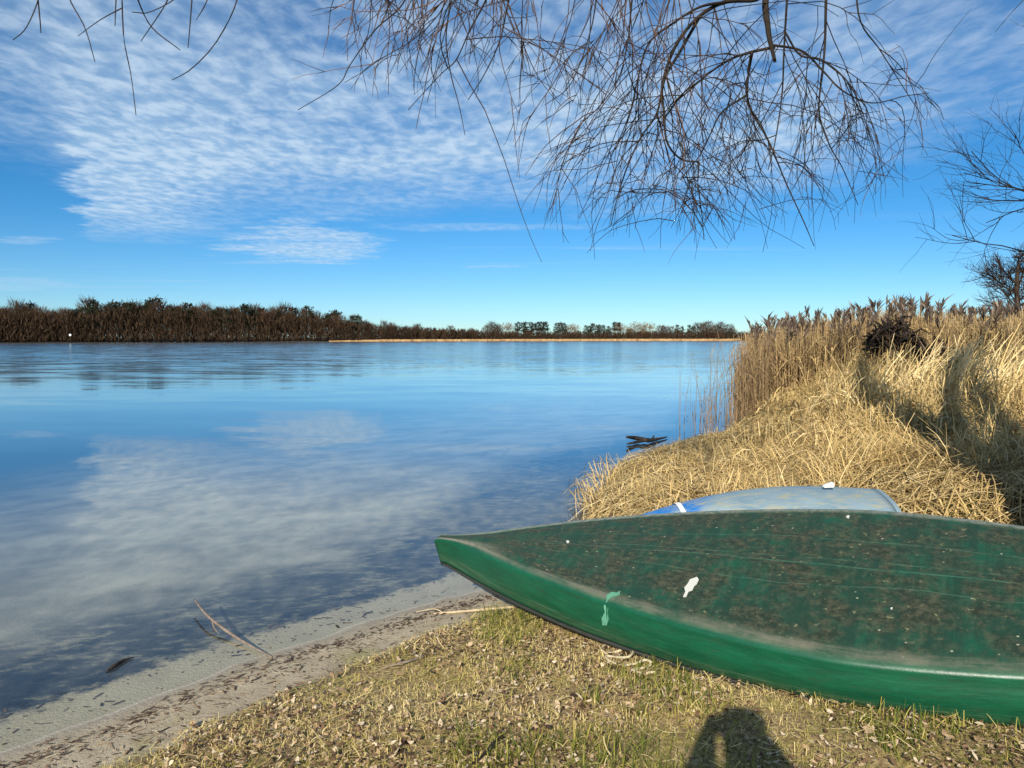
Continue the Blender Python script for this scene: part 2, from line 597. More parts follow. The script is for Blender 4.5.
def stems(soup, xy, h, lean, width, tint, leaves=3, leaf_len=0.4, leaf_w=0.018, bend=0.15, plume=None, plume_frac=0.0, z0=None, lean_bias=(0, 0)):
    n = len(xy)
    z = height(xy[:, 0], xy[:, 1]) if z0 is None else np.full(n, z0)
    base = np.stack([xy[:, 0], xy[:, 1], z - 0.03], -1)
    d = hdir(n) * (lean * np.abs(rng.normal(size=n)))[:, None]
    d[:, 0] += lean_bias[0]
    d[:, 1] += lean_bias[1]
    up = np.array([0, 0, 1.0])
    K = 5
    t = np.linspace(0, 1, K)
    P = base[:, None] + h[:, None, None] * (t[None, :, None] * up + (t ** 1.6)[None, :, None] * d[:, None] - (bend * (t ** 2.5))[None, :, None] * np.linalg.norm(d, axis=1)[:, None, None] * up)
    wd = width * (1 - 0.55 * t)[None] * (0.7 + 0.6 * rng.random(n))[:, None]
    soup.ribbons(P, wd, hdir(n), tint)
    for l in range(leaves):
        f = 0.25 + 0.7 * rng.random(n)
        i = f * (K - 1)
        k = np.minimum(i.astype(int), K - 2)
        fr_ = (i - k)[:, None]
        A = P[np.arange(n), k] * (1 - fr_) + P[np.arange(n), k + 1] * fr_
        dd = hdir(n)
        L = leaf_len * (0.5 + rng.random(n))
        tt = np.linspace(0, 1, 4)
        rise = 0.55 * rng.random(n) - 0.1
        Q = A[:, None] + L[:, None, None] * (dd[:, None] * tt[None, :, None] * 0.75 + up * (rise[:, None] * tt[None] - 0.75 * tt[None] ** 2)[..., None])
        side = np.cross(dd, up)
        side = side * 0.8 + hdir(n) * 0.3 + up * (rng.random(n)[:, None] - .5)
        lw = leaf_w * np.array([0.6, 1.0, 0.7, 0.1])[None] * (0.6 + 0.8 * rng.random(n))[:, None]
        soup.ribbons(Q, lw, side, np.clip(tint + 0.12 * rng.normal(size=n), 0, 1))
    if plume is not None and plume_frac > 0:
        sel = np.where(rng.random(n) < plume_frac)[0]
        m = len(sel)
        A = P[sel, -1] + up * (0.04 + 0.2 * rng.random(m))[:, None]
        plume.ribbons(np.stack([P[sel, -2], P[sel, -1], A], 1), np.full((m, 3), 0.01), hdir(m), np.full(m, .5))
        dm = hdir(m)
        for j in range(10):
            L = 0.14 + 0.20 * rng.random(m)
            dd = dm * (0.15 + 0.35 * rng.random(m))[:, None] + hdir(m) * 0.25
            tt = np.linspace(0, 1, 3)
            st = A - up * (0.02 + 0.16 * rng.random(m))[:, None]
            Q = st[:, None] + L[:, None, None] * (dd[:, None] * tt[None, :, None] + up * (1.0 * tt - 0.35 * tt ** 2)[None, :, None])
            plume.ribbons(Q, np.full((m, 1), 0.036) * np.array([[.6, 1.0, .2]]), hdir(m), np.clip(0.35 + 0.25 * rng.normal(size=m), 0, 1))


# ------------------------------------------------------------------ standing reed bed
tall, plumes = Soup(), Soup()
front_y = lambda x: 16.2 - 0.42 * (x - 4.8) + 1.2 * (fbm(x * 0.7, x * 0 + 3.3, 3) - .5)
t_front = lambda x, y: (shore(x, y) > 0.12) & (y > front_y(x)) & (x < 0.9 * y)
xy = sample(13000, 4.4, 17, 10.5, 21, t_front)
h = 1.35 + 0.55 * rng.random(len(xy)) + 0.35 * fbm(xy[:, 0] * .8, xy[:, 1] * .8, 8) + 0.3 * smooth(xy[:, 1] - front_y(xy[:, 0]), 0, 3)
h = h * np.interp(xy[:, 0] / xy[:, 1], [.3, .38, .46, .6, .8], [0.78, .81, .81, 0.70, 0.70])
tn = np.clip(0.30 + 0.045 * (xy[:, 0] - 5) + 0.2 * rng.normal(size=len(xy)), 0, 1)
stems(tall, xy, h, 0.09, 0.012, tn, 3, 0.42, 0.02, plume=plumes, plume_frac=0.045)
t_back = lambda x, y: (shore(x, y) > 0.0) & (x < 0.95 * y)
xy = sample(11000, 5.5, 34, 21, 40, t_back)
h = 1.75 + 0.55 * rng.random(len(xy)) + 0.3 * fbm(xy[:, 0] * .5, xy[:, 1] * .5, 8)
tn = np.clip(0.62 + 0.2 * rng.normal(size=len(xy)), 0, 1)
stems(tall, xy, h * np.interp(xy[:, 0] / xy[:, 1], [0.3, 0.38, 0.46, .58, .8], [0.74, .78, .78, 0.68, 0.66]), 0.09, 0.02, tn, 2, 0.5, 0.035, plume=plumes, plume_frac=0.02)
# thin reeds standing in the water at the bed's lake side
xy = sample(90, 2.6, 5.0, 11.2, 17.5, lambda x, y: (shore(x, y) < 0.1) & (shore(x, y) > -0.9))
stems(tall, xy, 0.45 + 0.9 * rng.random(90) * np.interp(xy[:, 1], [11, 15], [0.5, 1.3]), 0.12, 0.011, 0.1 + 0.15 * rng.random(90), 1, 0.3, 0.012)
xy = sample(420, 3.9, 5.6, 14.0, 18, lambda x, y: (np.abs(shore(x, y) - .1) < 0.3))
stems(tall, xy, 0.8 + 0.9 * rng.random(420), 0.1, 0.012, 0.1 + 0.25 * rng.random(420), 2, 0.35, 0.016)
o = tall.make('standing_reeds', m_reed)
tag(o, 'tall dry reeds standing in a dense bed beside the water', 'reeds', kind='stuff')
o = plumes.make('reed_plumes', m_plume)
tag(o, 'dark feathery seed plumes along the top of the reed bed', 'reed plumes', kind='stuff')

# ------------------------------------------------------------------ broken reeds and straw
brk = Soup()
t_b = lambda x, y: (shore(x, y) > 0.3) & (y < front_y(x) + 0.6) & (x < 0.82 * y) & (y > 7.0 - 0.05 * x) & (y > 10.3 - 0.8 * x)
xy = sample(15000, 2.4, 12, 6.4, 16.5, t_b)
cl = fbm(xy[:, 0] * 0.9, xy[:, 1] * 0.9, 17)
h = (0.25 + 0.75 * rng.random(len(xy))) * np.interp(xy[:, 1], [6.8, 10, 14], [0.42, 0.8, 1.25]) * (0.5 + cl) * (.3 + .7 * smooth(shore(xy[:, 0], xy[:, 1]), .3, 2.2))
stems(brk, xy, h, 0.55, 0.009, np.clip(0.5 + 1.1 * (fbm(xy[:, 0] * 1.2, xy[:, 1] * 1.2, 23) - .5) + 0.26 * rng.normal(size=len(xy)), 0, 1), 2, 0.4, 0.016, bend=0.5)
# bright bundles of snapped stems leaning over
for (u, v, y, n_) in ((905, 415, 10.5, 60), (945, 425, 9.8, 80), (985, 415, 10.2, 80), (1015, 400, 11, 60), (870, 400, 12, 50), (930, 385, 12.5, 50)):
    c = at_y(u, v, y)
    xy = c[:2] + rng.normal(size=(n_, 2)) * 0.3
    stems(brk, xy, 0.7 + 0.7 * rng.random(n_), 0.3, 0.018, np.clip(0.85 + 0.15 * rng.normal(size=n_), 0, 1), 1, 0.5, 0.016, bend=0.3, lean_bias=(0.5, 0.1))
o = brk.make('broken_reeds', m_straw)
tag(o, 'snapped and leaning straw coloured reeds between the reed bed and the boats', 'reeds', kind='stuff')

mat_ = Soup()


def lying(xy, L, w, arch, tint, ang0=None, spread=3.2, zoff=0.0, over=-0.0):
    n = len(xy)
    z = height(xy[:, 0], xy[:, 1]) + zoff
    a = (ang0 if ang0 is not None else 0) + spread * (rng.random(n) - 0.5) * 2
    d = np.stack([np.cos(a), np.sin(a), 0 * a], -1)
    K = 5
    t = np.linspace(0, 1, K)
    curl = np.cross(d, [0, 0, 1.0]) * (rng.normal(size=n) * 0.25)[:, None]
    P = np.stack([xy[:, 0], xy[:, 1], z], -1)[:, None] + L[:, None, None] * (d[:, None] * t[None, :, None] + curl[:, None] * (t * t)[None, :, None])
    ok = shore(P[:, -1, 0], P[:, -1, 1]) > over
    P, L, tint, d, n = P[ok], L[ok], tint[ok], d[ok], int(ok.sum())
    gz = height(P[..., 0], P[..., 1])
    gz = np.maximum(gz, -0.01)
    P[..., 2] = gz + zoff + (arch * L * (0.4 + rng.random(n)))[:, None] * (4 * t * (1 - t) + 0.35 * t)[None] + 0.01 + 0.03 * rng.random(n)[:, None]
    wd = w * np.array([.8, 1, 1, .8, .25])[None] * (0.6 + 0.8 * rng.random(n))[:, None]
    side = np.cross(d, [0, 0, 1.0]) + np.array([0, 0, 0.6]) * (rng.random(n) - .5)[:, None]
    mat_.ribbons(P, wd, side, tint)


t_m = lambda x, y: (shore(x, y) > np.where(y < 8.3, .08, .34)) & (y > 5.3 - 0.25 * x) & (x < 0.8 * y) & (y < 15.5) & ((fbm(x * 1.1, y * 1.1, 77) > .40) | (x < 2.2) | (rng.random(x.shape) < .25))
xy = sample(26000, 0.6, 10.5, 4.2, 15.5, t_m)
lying(xy, 0.35 + 0.55 * rng.random(len(xy)), 0.0075, 0.12, np.clip(0.50 - .22 * smooth(xy[:, 0], 2.8, 4.2) + 0.9 * (fbm(xy[:, 0] * 1.6, xy[:, 1] * 1.6, 19) - .47) + 0.26 * rng.normal(size=len(xy)), 0, 1), 2.6, 2.3)  # tint drops to the right: browner mat, and deepens the willow's shadow
xy = sample(12000, 0.6, 5.0, 5.8, 11.5, lambda x, y: t_m(x, y) & (shore(x, y) < 2.2))
lying(xy, 0.3 + 0.5 * rng.random(len(xy)), 0.0075, 0.12, np.clip(0.66 + 0.2 * rng.normal(size=len(xy)), 0, 1), 2.7, 1.7, 0.01)
# fringe drooping over the water's edge
xy = sample(420, 0.5, 4.2, 6.0, 13.5, lambda x, y: (np.abs(shore(x, y) - 0.1) < 0.14) & (y < 8.6) & (fbm(x * 1.8, y * 1.8, 60) > 0.42))
lying(xy, 0.3 + 0.4 * rng.random(len(xy)), 0.0065, 0.27, np.clip(0.6 + 0.2 * rng.normal(size=len(xy)), 0, 1), 2.5, 0.9, 0.02, -0.22)
# tussocks of drooping sedge breaking up the mat
tus = Soup()
cs = sample(210, 0.8, 8.5, 5.6, 12.5, lambda x, y: t_m(x, y) & (shore(x, y) > .45) & (x < .66 * y))
for c in cs:
    k = int(50 + 70 * rng.random())
    sc_ = np.interp(shore(c[:1], c[1:2])[0], [.4, 2, 4], [.55, .9, 1.2])
    a0 = rng.random() * 6.28
    stems(tus, c + rng.normal(size=(k, 2)) * .13, (.22 + .36 * rng.random(k)) * sc_, .75, .008, np.clip(.45 + .35 * rng.random() + .2 * rng.normal(size=k), 0, 1), 0, bend=.62, lean_bias=(.5 * math.cos(a0) - .25, .5 * math.sin(a0)))
o = tus.make('sedge_tussocks', m_straw)
tag(o, 'drooping dry sedge tussocks among the flattened straw', 'sedge', kind='stuff')
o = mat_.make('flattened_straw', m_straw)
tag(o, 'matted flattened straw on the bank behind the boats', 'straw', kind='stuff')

# ------------------------------------------------------------------ grass, litter and wrack on the near bank
view = lambda x, y: (np.abs(x) < 0.75 * y + 0.35) & (y > 1.5)
bank = lambda x, y: view(x, y) & (shore(x, y) + 0.3 * (fbm(x * 5, y * 5, 71) - .47) > 0.5) & (y < 5.2)
g = Soup()
def grass(n, test, hmin, hmax, tint_mu, w=0.0035, lean=0.6):
    xy = sample(n, -1.6, 4.2, 1.6, 5.2, test)
    h = hmin + (hmax - hmin) * rng.random(n) ** 1.5
    stems(g, xy, h + 0.02, lean, w, np.clip(tint_mu(xy) + 0.18 * rng.normal(size=n), 0, 1), 0, bend=0.4)
tm = lambda xy: np.clip(0.60 + 2.0 * (fbm(xy[:, 0] * 2.2, xy[:, 1] * 2.2, 81) - .47) - 0.16 * smooth(xy[:, 0], -.2, 1.2), 0.1, 1)
grass(140000, lambda x, y: bank(x, y) & (fbm(x * 3.5, y * 3.5, 91) + 0.3 * rng.random(x.shape) > 0.50), 0.010, 0.048, tm, 0.0027, 1.0)
grass(15000, lambda x, y: bank(x, y) & (fbm(x * 3.4, y * 3.4, 95) > 0.55) & (x > -.2), 0.03, 0.095, lambda xy: 0.18 + 0 * xy[:, 0], 0.004, 0.5)
o = g.make('bank_grass', m_grass)
tag(o, 'short yellow green grass on the bank in front of the green canoe', 'grass', kind='stuff')

lf = Soup()
def leaves(n, test, lo, hi, tint):
    xy = sample(n, -1.7, 4.2, 1.6, 5.2, test)
    z = height(xy[:, 0], xy[:, 1]) + 0.004 + 0.022 * rng.random(n)
    L = lo + (hi - lo) * rng.random(n) ** 2
    d = hdir(n)
    up = np.array([0, 0, 1.0])
    t = np.linspace(-.5, .5, 4)
    cup = rng.normal(size=n) * 0.5
    pitch = rng.normal(size=n) * 0.3
    P = np.stack([xy[:, 0], xy[:, 1], z], -1)[:, None] + L[:, None, None] * (d[:, None] * t[None, :, None] + up * (cup[:, None] * (t ** 2)[None] + pitch[:, None] * t[None])[..., None])
    P[..., 2] = np.maximum(P[..., 2], height(P[..., 0], P[..., 1]) + 0.002)
    side = np.cross(d, up) + up * (rng.normal(size=n) * 0.35)[:, None]
    w = L[:, None] * (0.32 + 0.35 * rng.random(n))[:, None] * np.array([.15, 1, .9, .1])[None]
    lf.ribbons(P, w, side, np.clip(tint(n), 0, 1))
leaves(46000, lambda x, y: bank(x, y) & (fbm(x * 2.2, y * 2.2, 51) + .22 * rng.random(x.shape) > 0.55), 0.005, 0.028, lambda n: 0.52 + 0.34 * rng.normal(size=n))
leaves(260, lambda x, y: bank(x, y) & (fbm(x * 1.7, y * 1.7, 52) > .45), 0.025, 0.065, lambda n: 0.66 + 0.15 * rng.normal(size=n))
stk = Soup()
n = 9000
xy = sample(n, -1.7, 4.2, 1.6, 5.2, bank)
d = hdir(n)
L = 0.012 + 0.09 * rng.random(n) ** 3.2
t = np.linspace(-.5, .5, 4)
P = np.stack([xy[:, 0], xy[:, 1], height(xy[:, 0], xy[:, 1]) + .012 + .02 * rng.random(n)], -1)[:, None] + L[:, None, None] * (d[:, None] * t[None, :, None] + np.cross(d, [0, 0, 1.0])[:, None] * (rng.normal(size=n)[:, None] * .5 * t[None] ** 2)[..., None])
P[..., 2] = np.maximum(P[..., 2] + (rng.normal(size=n) * .12 * L)[:, None] * t[None] * 2, height(P[..., 0], P[..., 1]) + .004)
stk.ribbons(P, np.full((n, 4), .0028) * (.6 + rng.random((n, 1))), np.cross(d, [0, 0, 1.0]), np.clip(.72 + .25 * rng.normal(size=n), 0, 1))
ob = stk.make('dry_stalks', m_grass)
tag(ob, 'short dry straw stalks lying through the bank grass', 'straw', kind='stuff')
o = lf.make('leaf_litter', m_leaf)
tag(o, 'brown and tan dead leaves scattered through the bank grass', 'dead leaves', kind='stuff')

wr = Soup()
n = 1500
xy = sample(n, -2.6, 0.6, 1.6, 5.0, lambda x, y: view(x, y) & (np.abs(shore(x, y) - 0.17 - 0.1 * (fbm(x * 2, y * 2, 13) - .47)) < 0.02 + 0.10 * rng.random(x.shape) ** 3))
a = 0.8 + rng.normal(size=n) * 0.5
d = np.stack([np.cos(a), np.sin(a), 0 * a], -1)
L = 0.008 + 0.035 * rng.random(n) ** 3
P = np.stack([xy[:, 0], xy[:, 1], height(xy[:, 0], xy[:, 1]) + 0.003], -1)[:, None] + L[:, None, None] * d[:, None] * np.linspace(-.5, .5, 3)[None, :, None]
P[..., 2] += 0.004 * rng.random((n, 1))
wr.ribbons(P, np.full((n, 3), 0.004) * (0.5 + rng.random((n, 1)) * 1.4), np.cross(d, [0, 0, 1.0]), np.clip(0.12 + 0.15 * rng.normal(size=n), 0, 1))
n = 1300
xy = sample(n, -2.4, 0.6, 1.6, 5.0, lambda x, y: view(x, y) & (shore(x, y) > 0.2) & (shore(x, y) < 0.62))
a = rng.random(n) * 6.3
d = np.stack([np.cos(a), np.sin(a), 0 * a], -1)
L = 0.006 + 0.05 * rng.random(n) ** 3
P = np.stack([xy[:, 0], xy[:, 1], height(xy[:, 0], xy[:, 1]) + 0.004], -1)[:, None] + L[:, None, None] * d[:, None] * np.linspace(-.5, .5, 3)[None, :, None]
wr.ribbons(P, np.full((n, 3), 0.004) * (0.5 + rng.random((n, 1)) * 1.4), np.cross(d, [0, 0, 1.0]), np.clip(0.35 + 0.4 * rng.normal(size=n), 0, 1))
n = 260
xy = sample(n, -2.8, 0.6, 1.6, 5.0, lambda x, y: view(x, y) & (shore(x, y) > -.42) & (shore(x, y) < -.03))
a = .8 + rng.normal(size=n) * .7
d = np.stack([np.cos(a), np.sin(a), 0 * a], -1)
L = 0.008 + 0.05 * rng.random(n) ** 3
P = np.stack([xy[:, 0], xy[:, 1], height(xy[:, 0], xy[:, 1]) + 0.003], -1)[:, None] + L[:, None, None] * d[:, None] * np.linspace(-.5, .5, 3)[None, :, None]
wr.ribbons(P, np.full((n, 3), 0.007) * (0.4 + rng.random((n, 1)) * 1.4), np.cross(d, [0, 0, 1.0]), np.clip(0.1 + 0.15 * rng.normal(size=n), 0, 1))
o = wr.make('shore_debris', m_leaf)
tag(o, 'thin dark line of washed up plant bits on the wet sand', 'debris', kind='stuff')

# ------------------------------------------------------------------ green canoe
m_hull, N = material('green canoe hull')
al, gi = N.attr('along'), N.attr('girth')
cx = N.n('ShaderNodeCombineXYZ')
N.put(cx.inputs[0], al)
N.put(cx.inputs[1], gi)
uvv = cx.outputs[0]
nb = N.noise(N.mapping(uvv, (1.0, 1.0, 1)), 5.0, 9, 0.74)
nd = N.noise(N.mapping(uvv, (1.0, 1.0, 1)), 30, 9, 0.78)
ns = N.noise(N.mapping(uvv, (1.1, 14, 1), rot=(0, 0, 0.02)), 3.0, 8, 0.78)
ncr = N.noise(N.mapping(uvv, (7.0, 1.0, 1), rot=(0, 0, 0.5)), 2.2, 5, 0.65)
green = N.mix(N.step(nb, .35, .65), (.002, .050, .024), (.003, .074, .034))
under = N.mix(N.step(ncr, .42, .62), (.008, .034, .019), (.004, .062, .032))
dirt = N.mix(N.step(nd, .42, .6), (.016, .019, .010), (.056, .052, .028))
bottom = N.mix(N.math('MULTIPLY', N.step(N.math('ADD', nb, N.math('MULTIPLY', N.math('SUBTRACT', ncr, .5), 0.5)), .36, .62), .88), under, dirt)
lich = N.math('MULTIPLY', N.step(N.noise(uvv, 34, 4, .65), .60, .70), N.step(nb, .42, .55))
bottom = N.mix(N.math('MULTIPLY', lich, .75), bottom, (.19, .19, .10))
vor = N.n('ShaderNodeTexVoronoi', feature='F1')
N.put(vor.inputs['Vector'], uvv)
vor.inputs['Scale'].default_value = 22
vsel = N.n('ShaderNodeSeparateColor')
N.put(vsel.inputs[0], vor.outputs['Color'])
dots = N.math('MULTIPLY', N.step(vor.outputs['Distance'], .13, .05), N.step(vsel.outputs[0], .72, .74))
bottom = N.mix(N.math('MULTIPLY', dots, .75), bottom, (.33, .33, .24))
isb = N.math('MULTIPLY', N.step(gi, 1.0, 1.10), N.step(gi, 2.0, 1.93))
base = N.mix(isb, green, bottom)
# long light scratches on the bottom, following the keel
def line(center, wob, wdt, amt, col_, base_, seedloc):
    wv = N.noise(N.mapping(uvv, (1.3, 0, 0), loc=(seedloc, 0, 0)), 1.0, 3, .5)
    dd = N.math('ABSOLUTE', N.math('SUBTRACT', gi, N.math('ADD', center, N.math('MULTIPLY', N.math('SUBTRACT', wv, .5), wob))))
    k = N.math('MULTIPLY', N.step(dd, wdt, wdt * .25), N.step(N.noise(N.mapping(uvv, (1, 1, 1), loc=(seedloc, 3, 0)), 9, 3, .6), .36, .56))
    return N.mix(N.math('MULTIPLY', k, amt), base_, col_)
base = line(1.53, .10, .008, .4, (.06, .18, .10), base, 1.7)
base = line(1.575, .04, .004, .35, (.09, .2, .12), base, 4.1)
base = line(1.40, .16, .004, .25, (.10, .22, .14), base, 8.3)
base = line(1.72, .10, .004, .25, (.10, .22, .14), base, 6.3)
# worn pinkish grey ridge on the chine
wear = N.math('MULTIPLY', N.step(N.math('ABSOLUTE', N.math('SUBTRACT', gi, N.math('ADD', 1.035, N.math('MULTIPLY', N.math('SUBTRACT', ns, .5), .09)))), .06, .0), N.step(N.math('ADD', nb, N.math('MULTIPLY', ns, .6)), .55, .95))
base = N.mix(N.math('MULTIPLY', wear, .5), base, (.22, .18, .14))
rim_lit = N.math('MULTIPLY', N.step(N.math('ABSOLUTE', N.math('SUBTRACT', gi, 1.99)), .05, .01), N.step(nd, .3, .6))
base = N.mix(N.math('MULTIPLY', rim_lit, .7), base, (.27, .25, .21))  # grey far chine rim: glancing light painted into the colour
bw = N.math('MULTIPLY', N.math('MULTIPLY', N.step(al, .62, .12), N.step(gi, 1.0, 1.04)), N.math('MULTIPLY', N.step(gi, 1.42, 1.08), N.step(nd, .3, .62)))
base = N.mix(N.math('MULTIPLY', bw, .75), base, (.30, .265, .205))
# pale drag marks low on the side
lowm = N.math('MULTIPLY', N.step(N.math('ABSOLUTE', N.math('SUBTRACT', gi, .25)), .20, .05), N.step(ns, .50, .66))
lowm = N.math('MULTIPLY', lowm, N.step(gi, .98, .9))
base = N.mix(N.math('MULTIPLY', lowm, .7), base, (.22, .24, .15))
scr = N.math('MULTIPLY', N.step(N.noise(N.mapping(uvv, (1.6, 44, 1), rot=(0, 0, .03)), 2.4, 7, .8), .575, .63), N.step(gi, 1.0, .9))
base = N.mix(N.math('MULTIPLY', scr, .4), base, (.07, .25, .15))
grime = N.math('MULTIPLY', N.step(N.noise(uvv, 7, 8, .75), .5, .68), N.step(gi, 1.0, .9))
base = N.mix(N.math('MULTIPLY', grime, .45), base, (.018, .035, .02))
rough = N.mix(isb, (.34, .34, .34), N.mix(N.step(nd, .4, .6), (.42, .42, .42), (.62, .62, .62)))
sh = N.bsdf(base, rough, N.bump(N.math('ADD', nd, N.math('MULTIPLY', nb, 1.5)), .18, .006), .45, 0.0)
N.out(sh)
m_rim, N = material('black gunwale trim')
N.out(N.bsdf(N.ramp(N.noise(None, 30, 3), [(.3, (.012, .014, .012)), (.7, (.035, .036, .03))]), .5))
m_white, N = material('bare white patch')
N.out(N.bsdf(N.ramp(N.noise(None, 90, 3), [(.3, (.55, .54, .5)), (.6, (.8, .8, .77))]), .7))
m_drop, N = material('dried white splash')
N.out(N.bsdf(N.ramp(N.noise(None, 140, 4), [(.35, (.28, .29, .25)), (.6, (.58, .58, .54))]), .8))
m_scuff, N = material('pale green scuff')
N.out(N.bsdf(N.ramp(N.noise(None, 60, 4), [(.35, (.01, .10, .055)), (.6, (.12, .32, .22))]), .6))

HP = [-0.375, 4.1498, 0.2649, -0.578, -0.0639, 0.3758, 4.2213, 0.4856, 0.4848, 1.5847, 1.8674, 0.1989, 0.0189, -0.0199, 0.0114, 0.8676]
(X0, Y0, Z0, yaw, pit, rol, LEN, HB, HG, pb, pg, HD, HR, HS, crown, hc) = HP
CANOE_M = Matrix.Translation((X0, Y0, Z0)) @ Matrix.Rotation(yaw, 4, 'Z') @ Matrix.Rotation(pit, 4, 'Y') @ Matrix.Rotation(rol, 4, 'X')


def hull_profile(s):
    e = abs(1 - 2 * s)
    b = math.hypot(HB * max(1 - e ** pb, 0) * (1 - hc * e ** 8), .024)
    g_ = math.hypot(HG * max(1 - e ** pg, 0), .020)
    tip = max(0.0, 1 - min(s, 1 - s) / .012)
    b *= 1 - .45 * tip ** 2
    zb = HD - HR * e ** 3 - .022 * tip ** 2.2
    zg = -HS * e ** 3
    return b, g_, zb, zg, max(1 - e ** pb, 0)


def hull_section(s):
    """list of (y, z, girth) from the near gunwale over the bottom to the far gunwale"""
    b, g_, zb, zg, f = hull_profile(s)
    half = []
    r = min(0.045, b * 0.5)
    for k in range(7):                          # side, slightly bellied
        t = k / 7
        y = g_ + (b - g_) * t + 0.028 * f * math.sin(math.pi * t)
        half.append((y, zg + (zb - 0.03 * f - zg) * t, t * 0.93))
    for k in range(7):                          # rounded chine
        a = k / 6 * math.pi / 2
        half.append((b - r * 0.75 + r * 0.75 * math.cos(a), zb - 0.030 * f + 0.028 * f * math.sin(a), 0.94 + 0.09 * k / 6))
    yb = b - r * 0.75
    for k in range(1, 13):                      # bottom with a faint crown and a keel ridge
        t = k / 12
        z = zb - 0.002 * f + crown * f * (1 - (1 - t) ** 2) + 0.006 * f * max(0, 1 - abs(1 - t) / 0.05)
        half.append((yb * (1 - t), z, 1.03 + 0.47 * t))
    near = [(-y, z, gi_) for (y, z, gi_) in half]
    farh = [(y, z, 3 - gi_) for (y, z, gi_) in half[:-1]][::-1]
    return near + farh


canoe = empty('canoe', (0, 0, 0))
canoe.matrix_world = CANOE_M
tag(canoe, 'upturned green canoe with a dirty flat bottom lying on the grass', 'canoe')
ss = np.concatenate([np.linspace(0.0005, 0.06, 26), np.linspace(0.07, 0.93, 90), np.linspace(0.94, 0.9995, 20)])
V, AL, GI = [], [], []
for s in ss:
    sec = hull_section(float(s))
    for (y, z, gi_) in sec:
        V.append((s * LEN, y, z))
        AL.append(s * LEN)
        GI.append(gi_)
ncol = len(sec)
ii = np.arange(len(ss) * ncol).reshape(len(ss), ncol)
fq = np.stack([ii[:-1, :-1], ii[1:, :-1], ii[1:, 1:], ii[:-1, 1:]], -1).reshape(-1, 4)
cap = []
for row in (ii[0], ii[-1]):                 # the two blunt stems, closed with quads across the section
    for k in range(ncol // 2):
        q_ = [row[k], row[k + 1], row[ncol - 2 - k], row[ncol - 1 - k]]
        if len(set(q_)) == 4: cap.append(q_)
fq = np.vstack([fq, np.array(cap)])
hull = build('hull', V, fq, m_hull, canoe, {'along': AL, 'girth': GI}, smooth=True)
md = hull.modifiers.new('shell', 'SOLIDIFY')
md.thickness = 0.009
md.offset = -1
for sgn in (-1, 1):
    path = []
    for s in np.linspace(0.002, 0.998, 70):
        b, g_, zb, zg, f = hull_profile(float(s))
        path.append((s * LEN, sgn * (g_ + 0.001), zg))
    rail = capped_tube('gunwale_rail', path, [0.008, 0.011, 0.011, 0.008], m_rim, canoe, 8, 140)


def hull_point(along, girth):
    sec = hull_section(along / LEN)
    gs = [q[2] for q in sec]
    y = np.interp(girth, gs, [q[0] for q in sec])
    z = np.interp(girth, gs, [q[1] for q in sec])
    return np.array([along, y, z])


def project(p):
    x, y, z = p[0], p[1], p[2] - CAMZ
    d = y * PC - z * PS
    return np.array([512 + FPX * x / d, 384 - FPX * (y * PS + z * PC) / d])


_al, _gi = np.linspace(0.03, 2.6, 420), np.linspace(0.05, 1.98, 420)
_pp = []
for a_ in _al:
    sec = hull_section(a_ / LEN)
    gs = [q[2] for q in sec]
    pl = np.stack([np.full(420, a_), np.interp(_gi, gs, [q[0] for q in sec]), np.interp(_gi, gs, [q[1] for q in sec])], -1)
    Mx = np.array(CANOE_M)
    pl = pl @ Mx[:3, :3].T + Mx[:3, 3]
    d_ = pl[:, 1] * PC - (pl[:, 2] - CAMZ) * PS
    _pp.append(np.stack([512 + FPX * pl[:, 0] / d_, 384 - FPX * (pl[:, 1] * PS + (pl[:, 2] - CAMZ) * PC) / d_], -1))
_pp = np.array(_pp)


def hull_at(u, v):
    i, j = np.unravel_index(((_pp - [u, v]) ** 2).sum(-1).argmin(), _pp.shape[:2])
    return _al[i], _gi[j]


def hull_patch(name, outline_px, mat, label):
    """thin chip following the hull, outline given where it lies on the hull"""
    pts = []
    for (u, v) in outline_px:
        a_, g_ = hull_at(u, v)
        p = hull_point(a_, g_)
        q = hull_point(a_, g_ + 0.02) - p
        nrm = np.cross([1, 0, 0], q)
        nrm = nrm / (np.linalg.norm(nrm) + 1e-9)
        if nrm[2] < 0: nrm = -nrm
        pts.append((p, nrm))
    n_ = len(pts)
    top = [p + nn * 0.0035 for p, nn in pts]
    bot = [p - nn * 0.002 for p, nn in pts]
    vs = top + bot
    me = bpy.data.meshes.new(name)
    fs = [tuple(range(n_))] + [(i, i + n_, (i + 1) % n_ + n_, (i + 1) % n_) for i in range(n_)]
    me.from_pydata([tuple(map(float, q)) for q in vs], [], fs)
    me.materials.append(mat)
    ob = bpy.data.objects.new(name, me)
    COL.objects.link(ob)
    ob.parent = canoe
    ob['label'] = label
    return ob


hull_patch('bird_dropping', [(683, 597), (685, 592), (684, 588), (688, 584), (690, 580), (694, 579), (697, 577), (699, 580), (697, 584), (694, 586), (692, 590), (689, 592), (686, 597)], m_drop, 'white splash on the canoe bottom')
hull_patch('paint_scuff', [(603, 625), (602, 618), (605, 612), (604, 606), (607, 601), (606, 596), (611, 592), (616, 593), (620, 591), (620, 595), (615, 597), (612, 600), (610, 607), (608, 613), (609, 619), (607, 625)], m_scuff, 'pale green drip shaped scuff on the canoe side')
for (u, v, r_) in ((568, 542, 1.3), (848, 517, 1.4), (892, 609, 1.1)):
    hull_patch('paint_fleck', [(u + r_ * 1.2 * math.cos(k), v + r_ * math.sin(k)) for k in np.linspace(0, 5.4, 7)], m_drop, 'small white fleck on the canoe bottom')

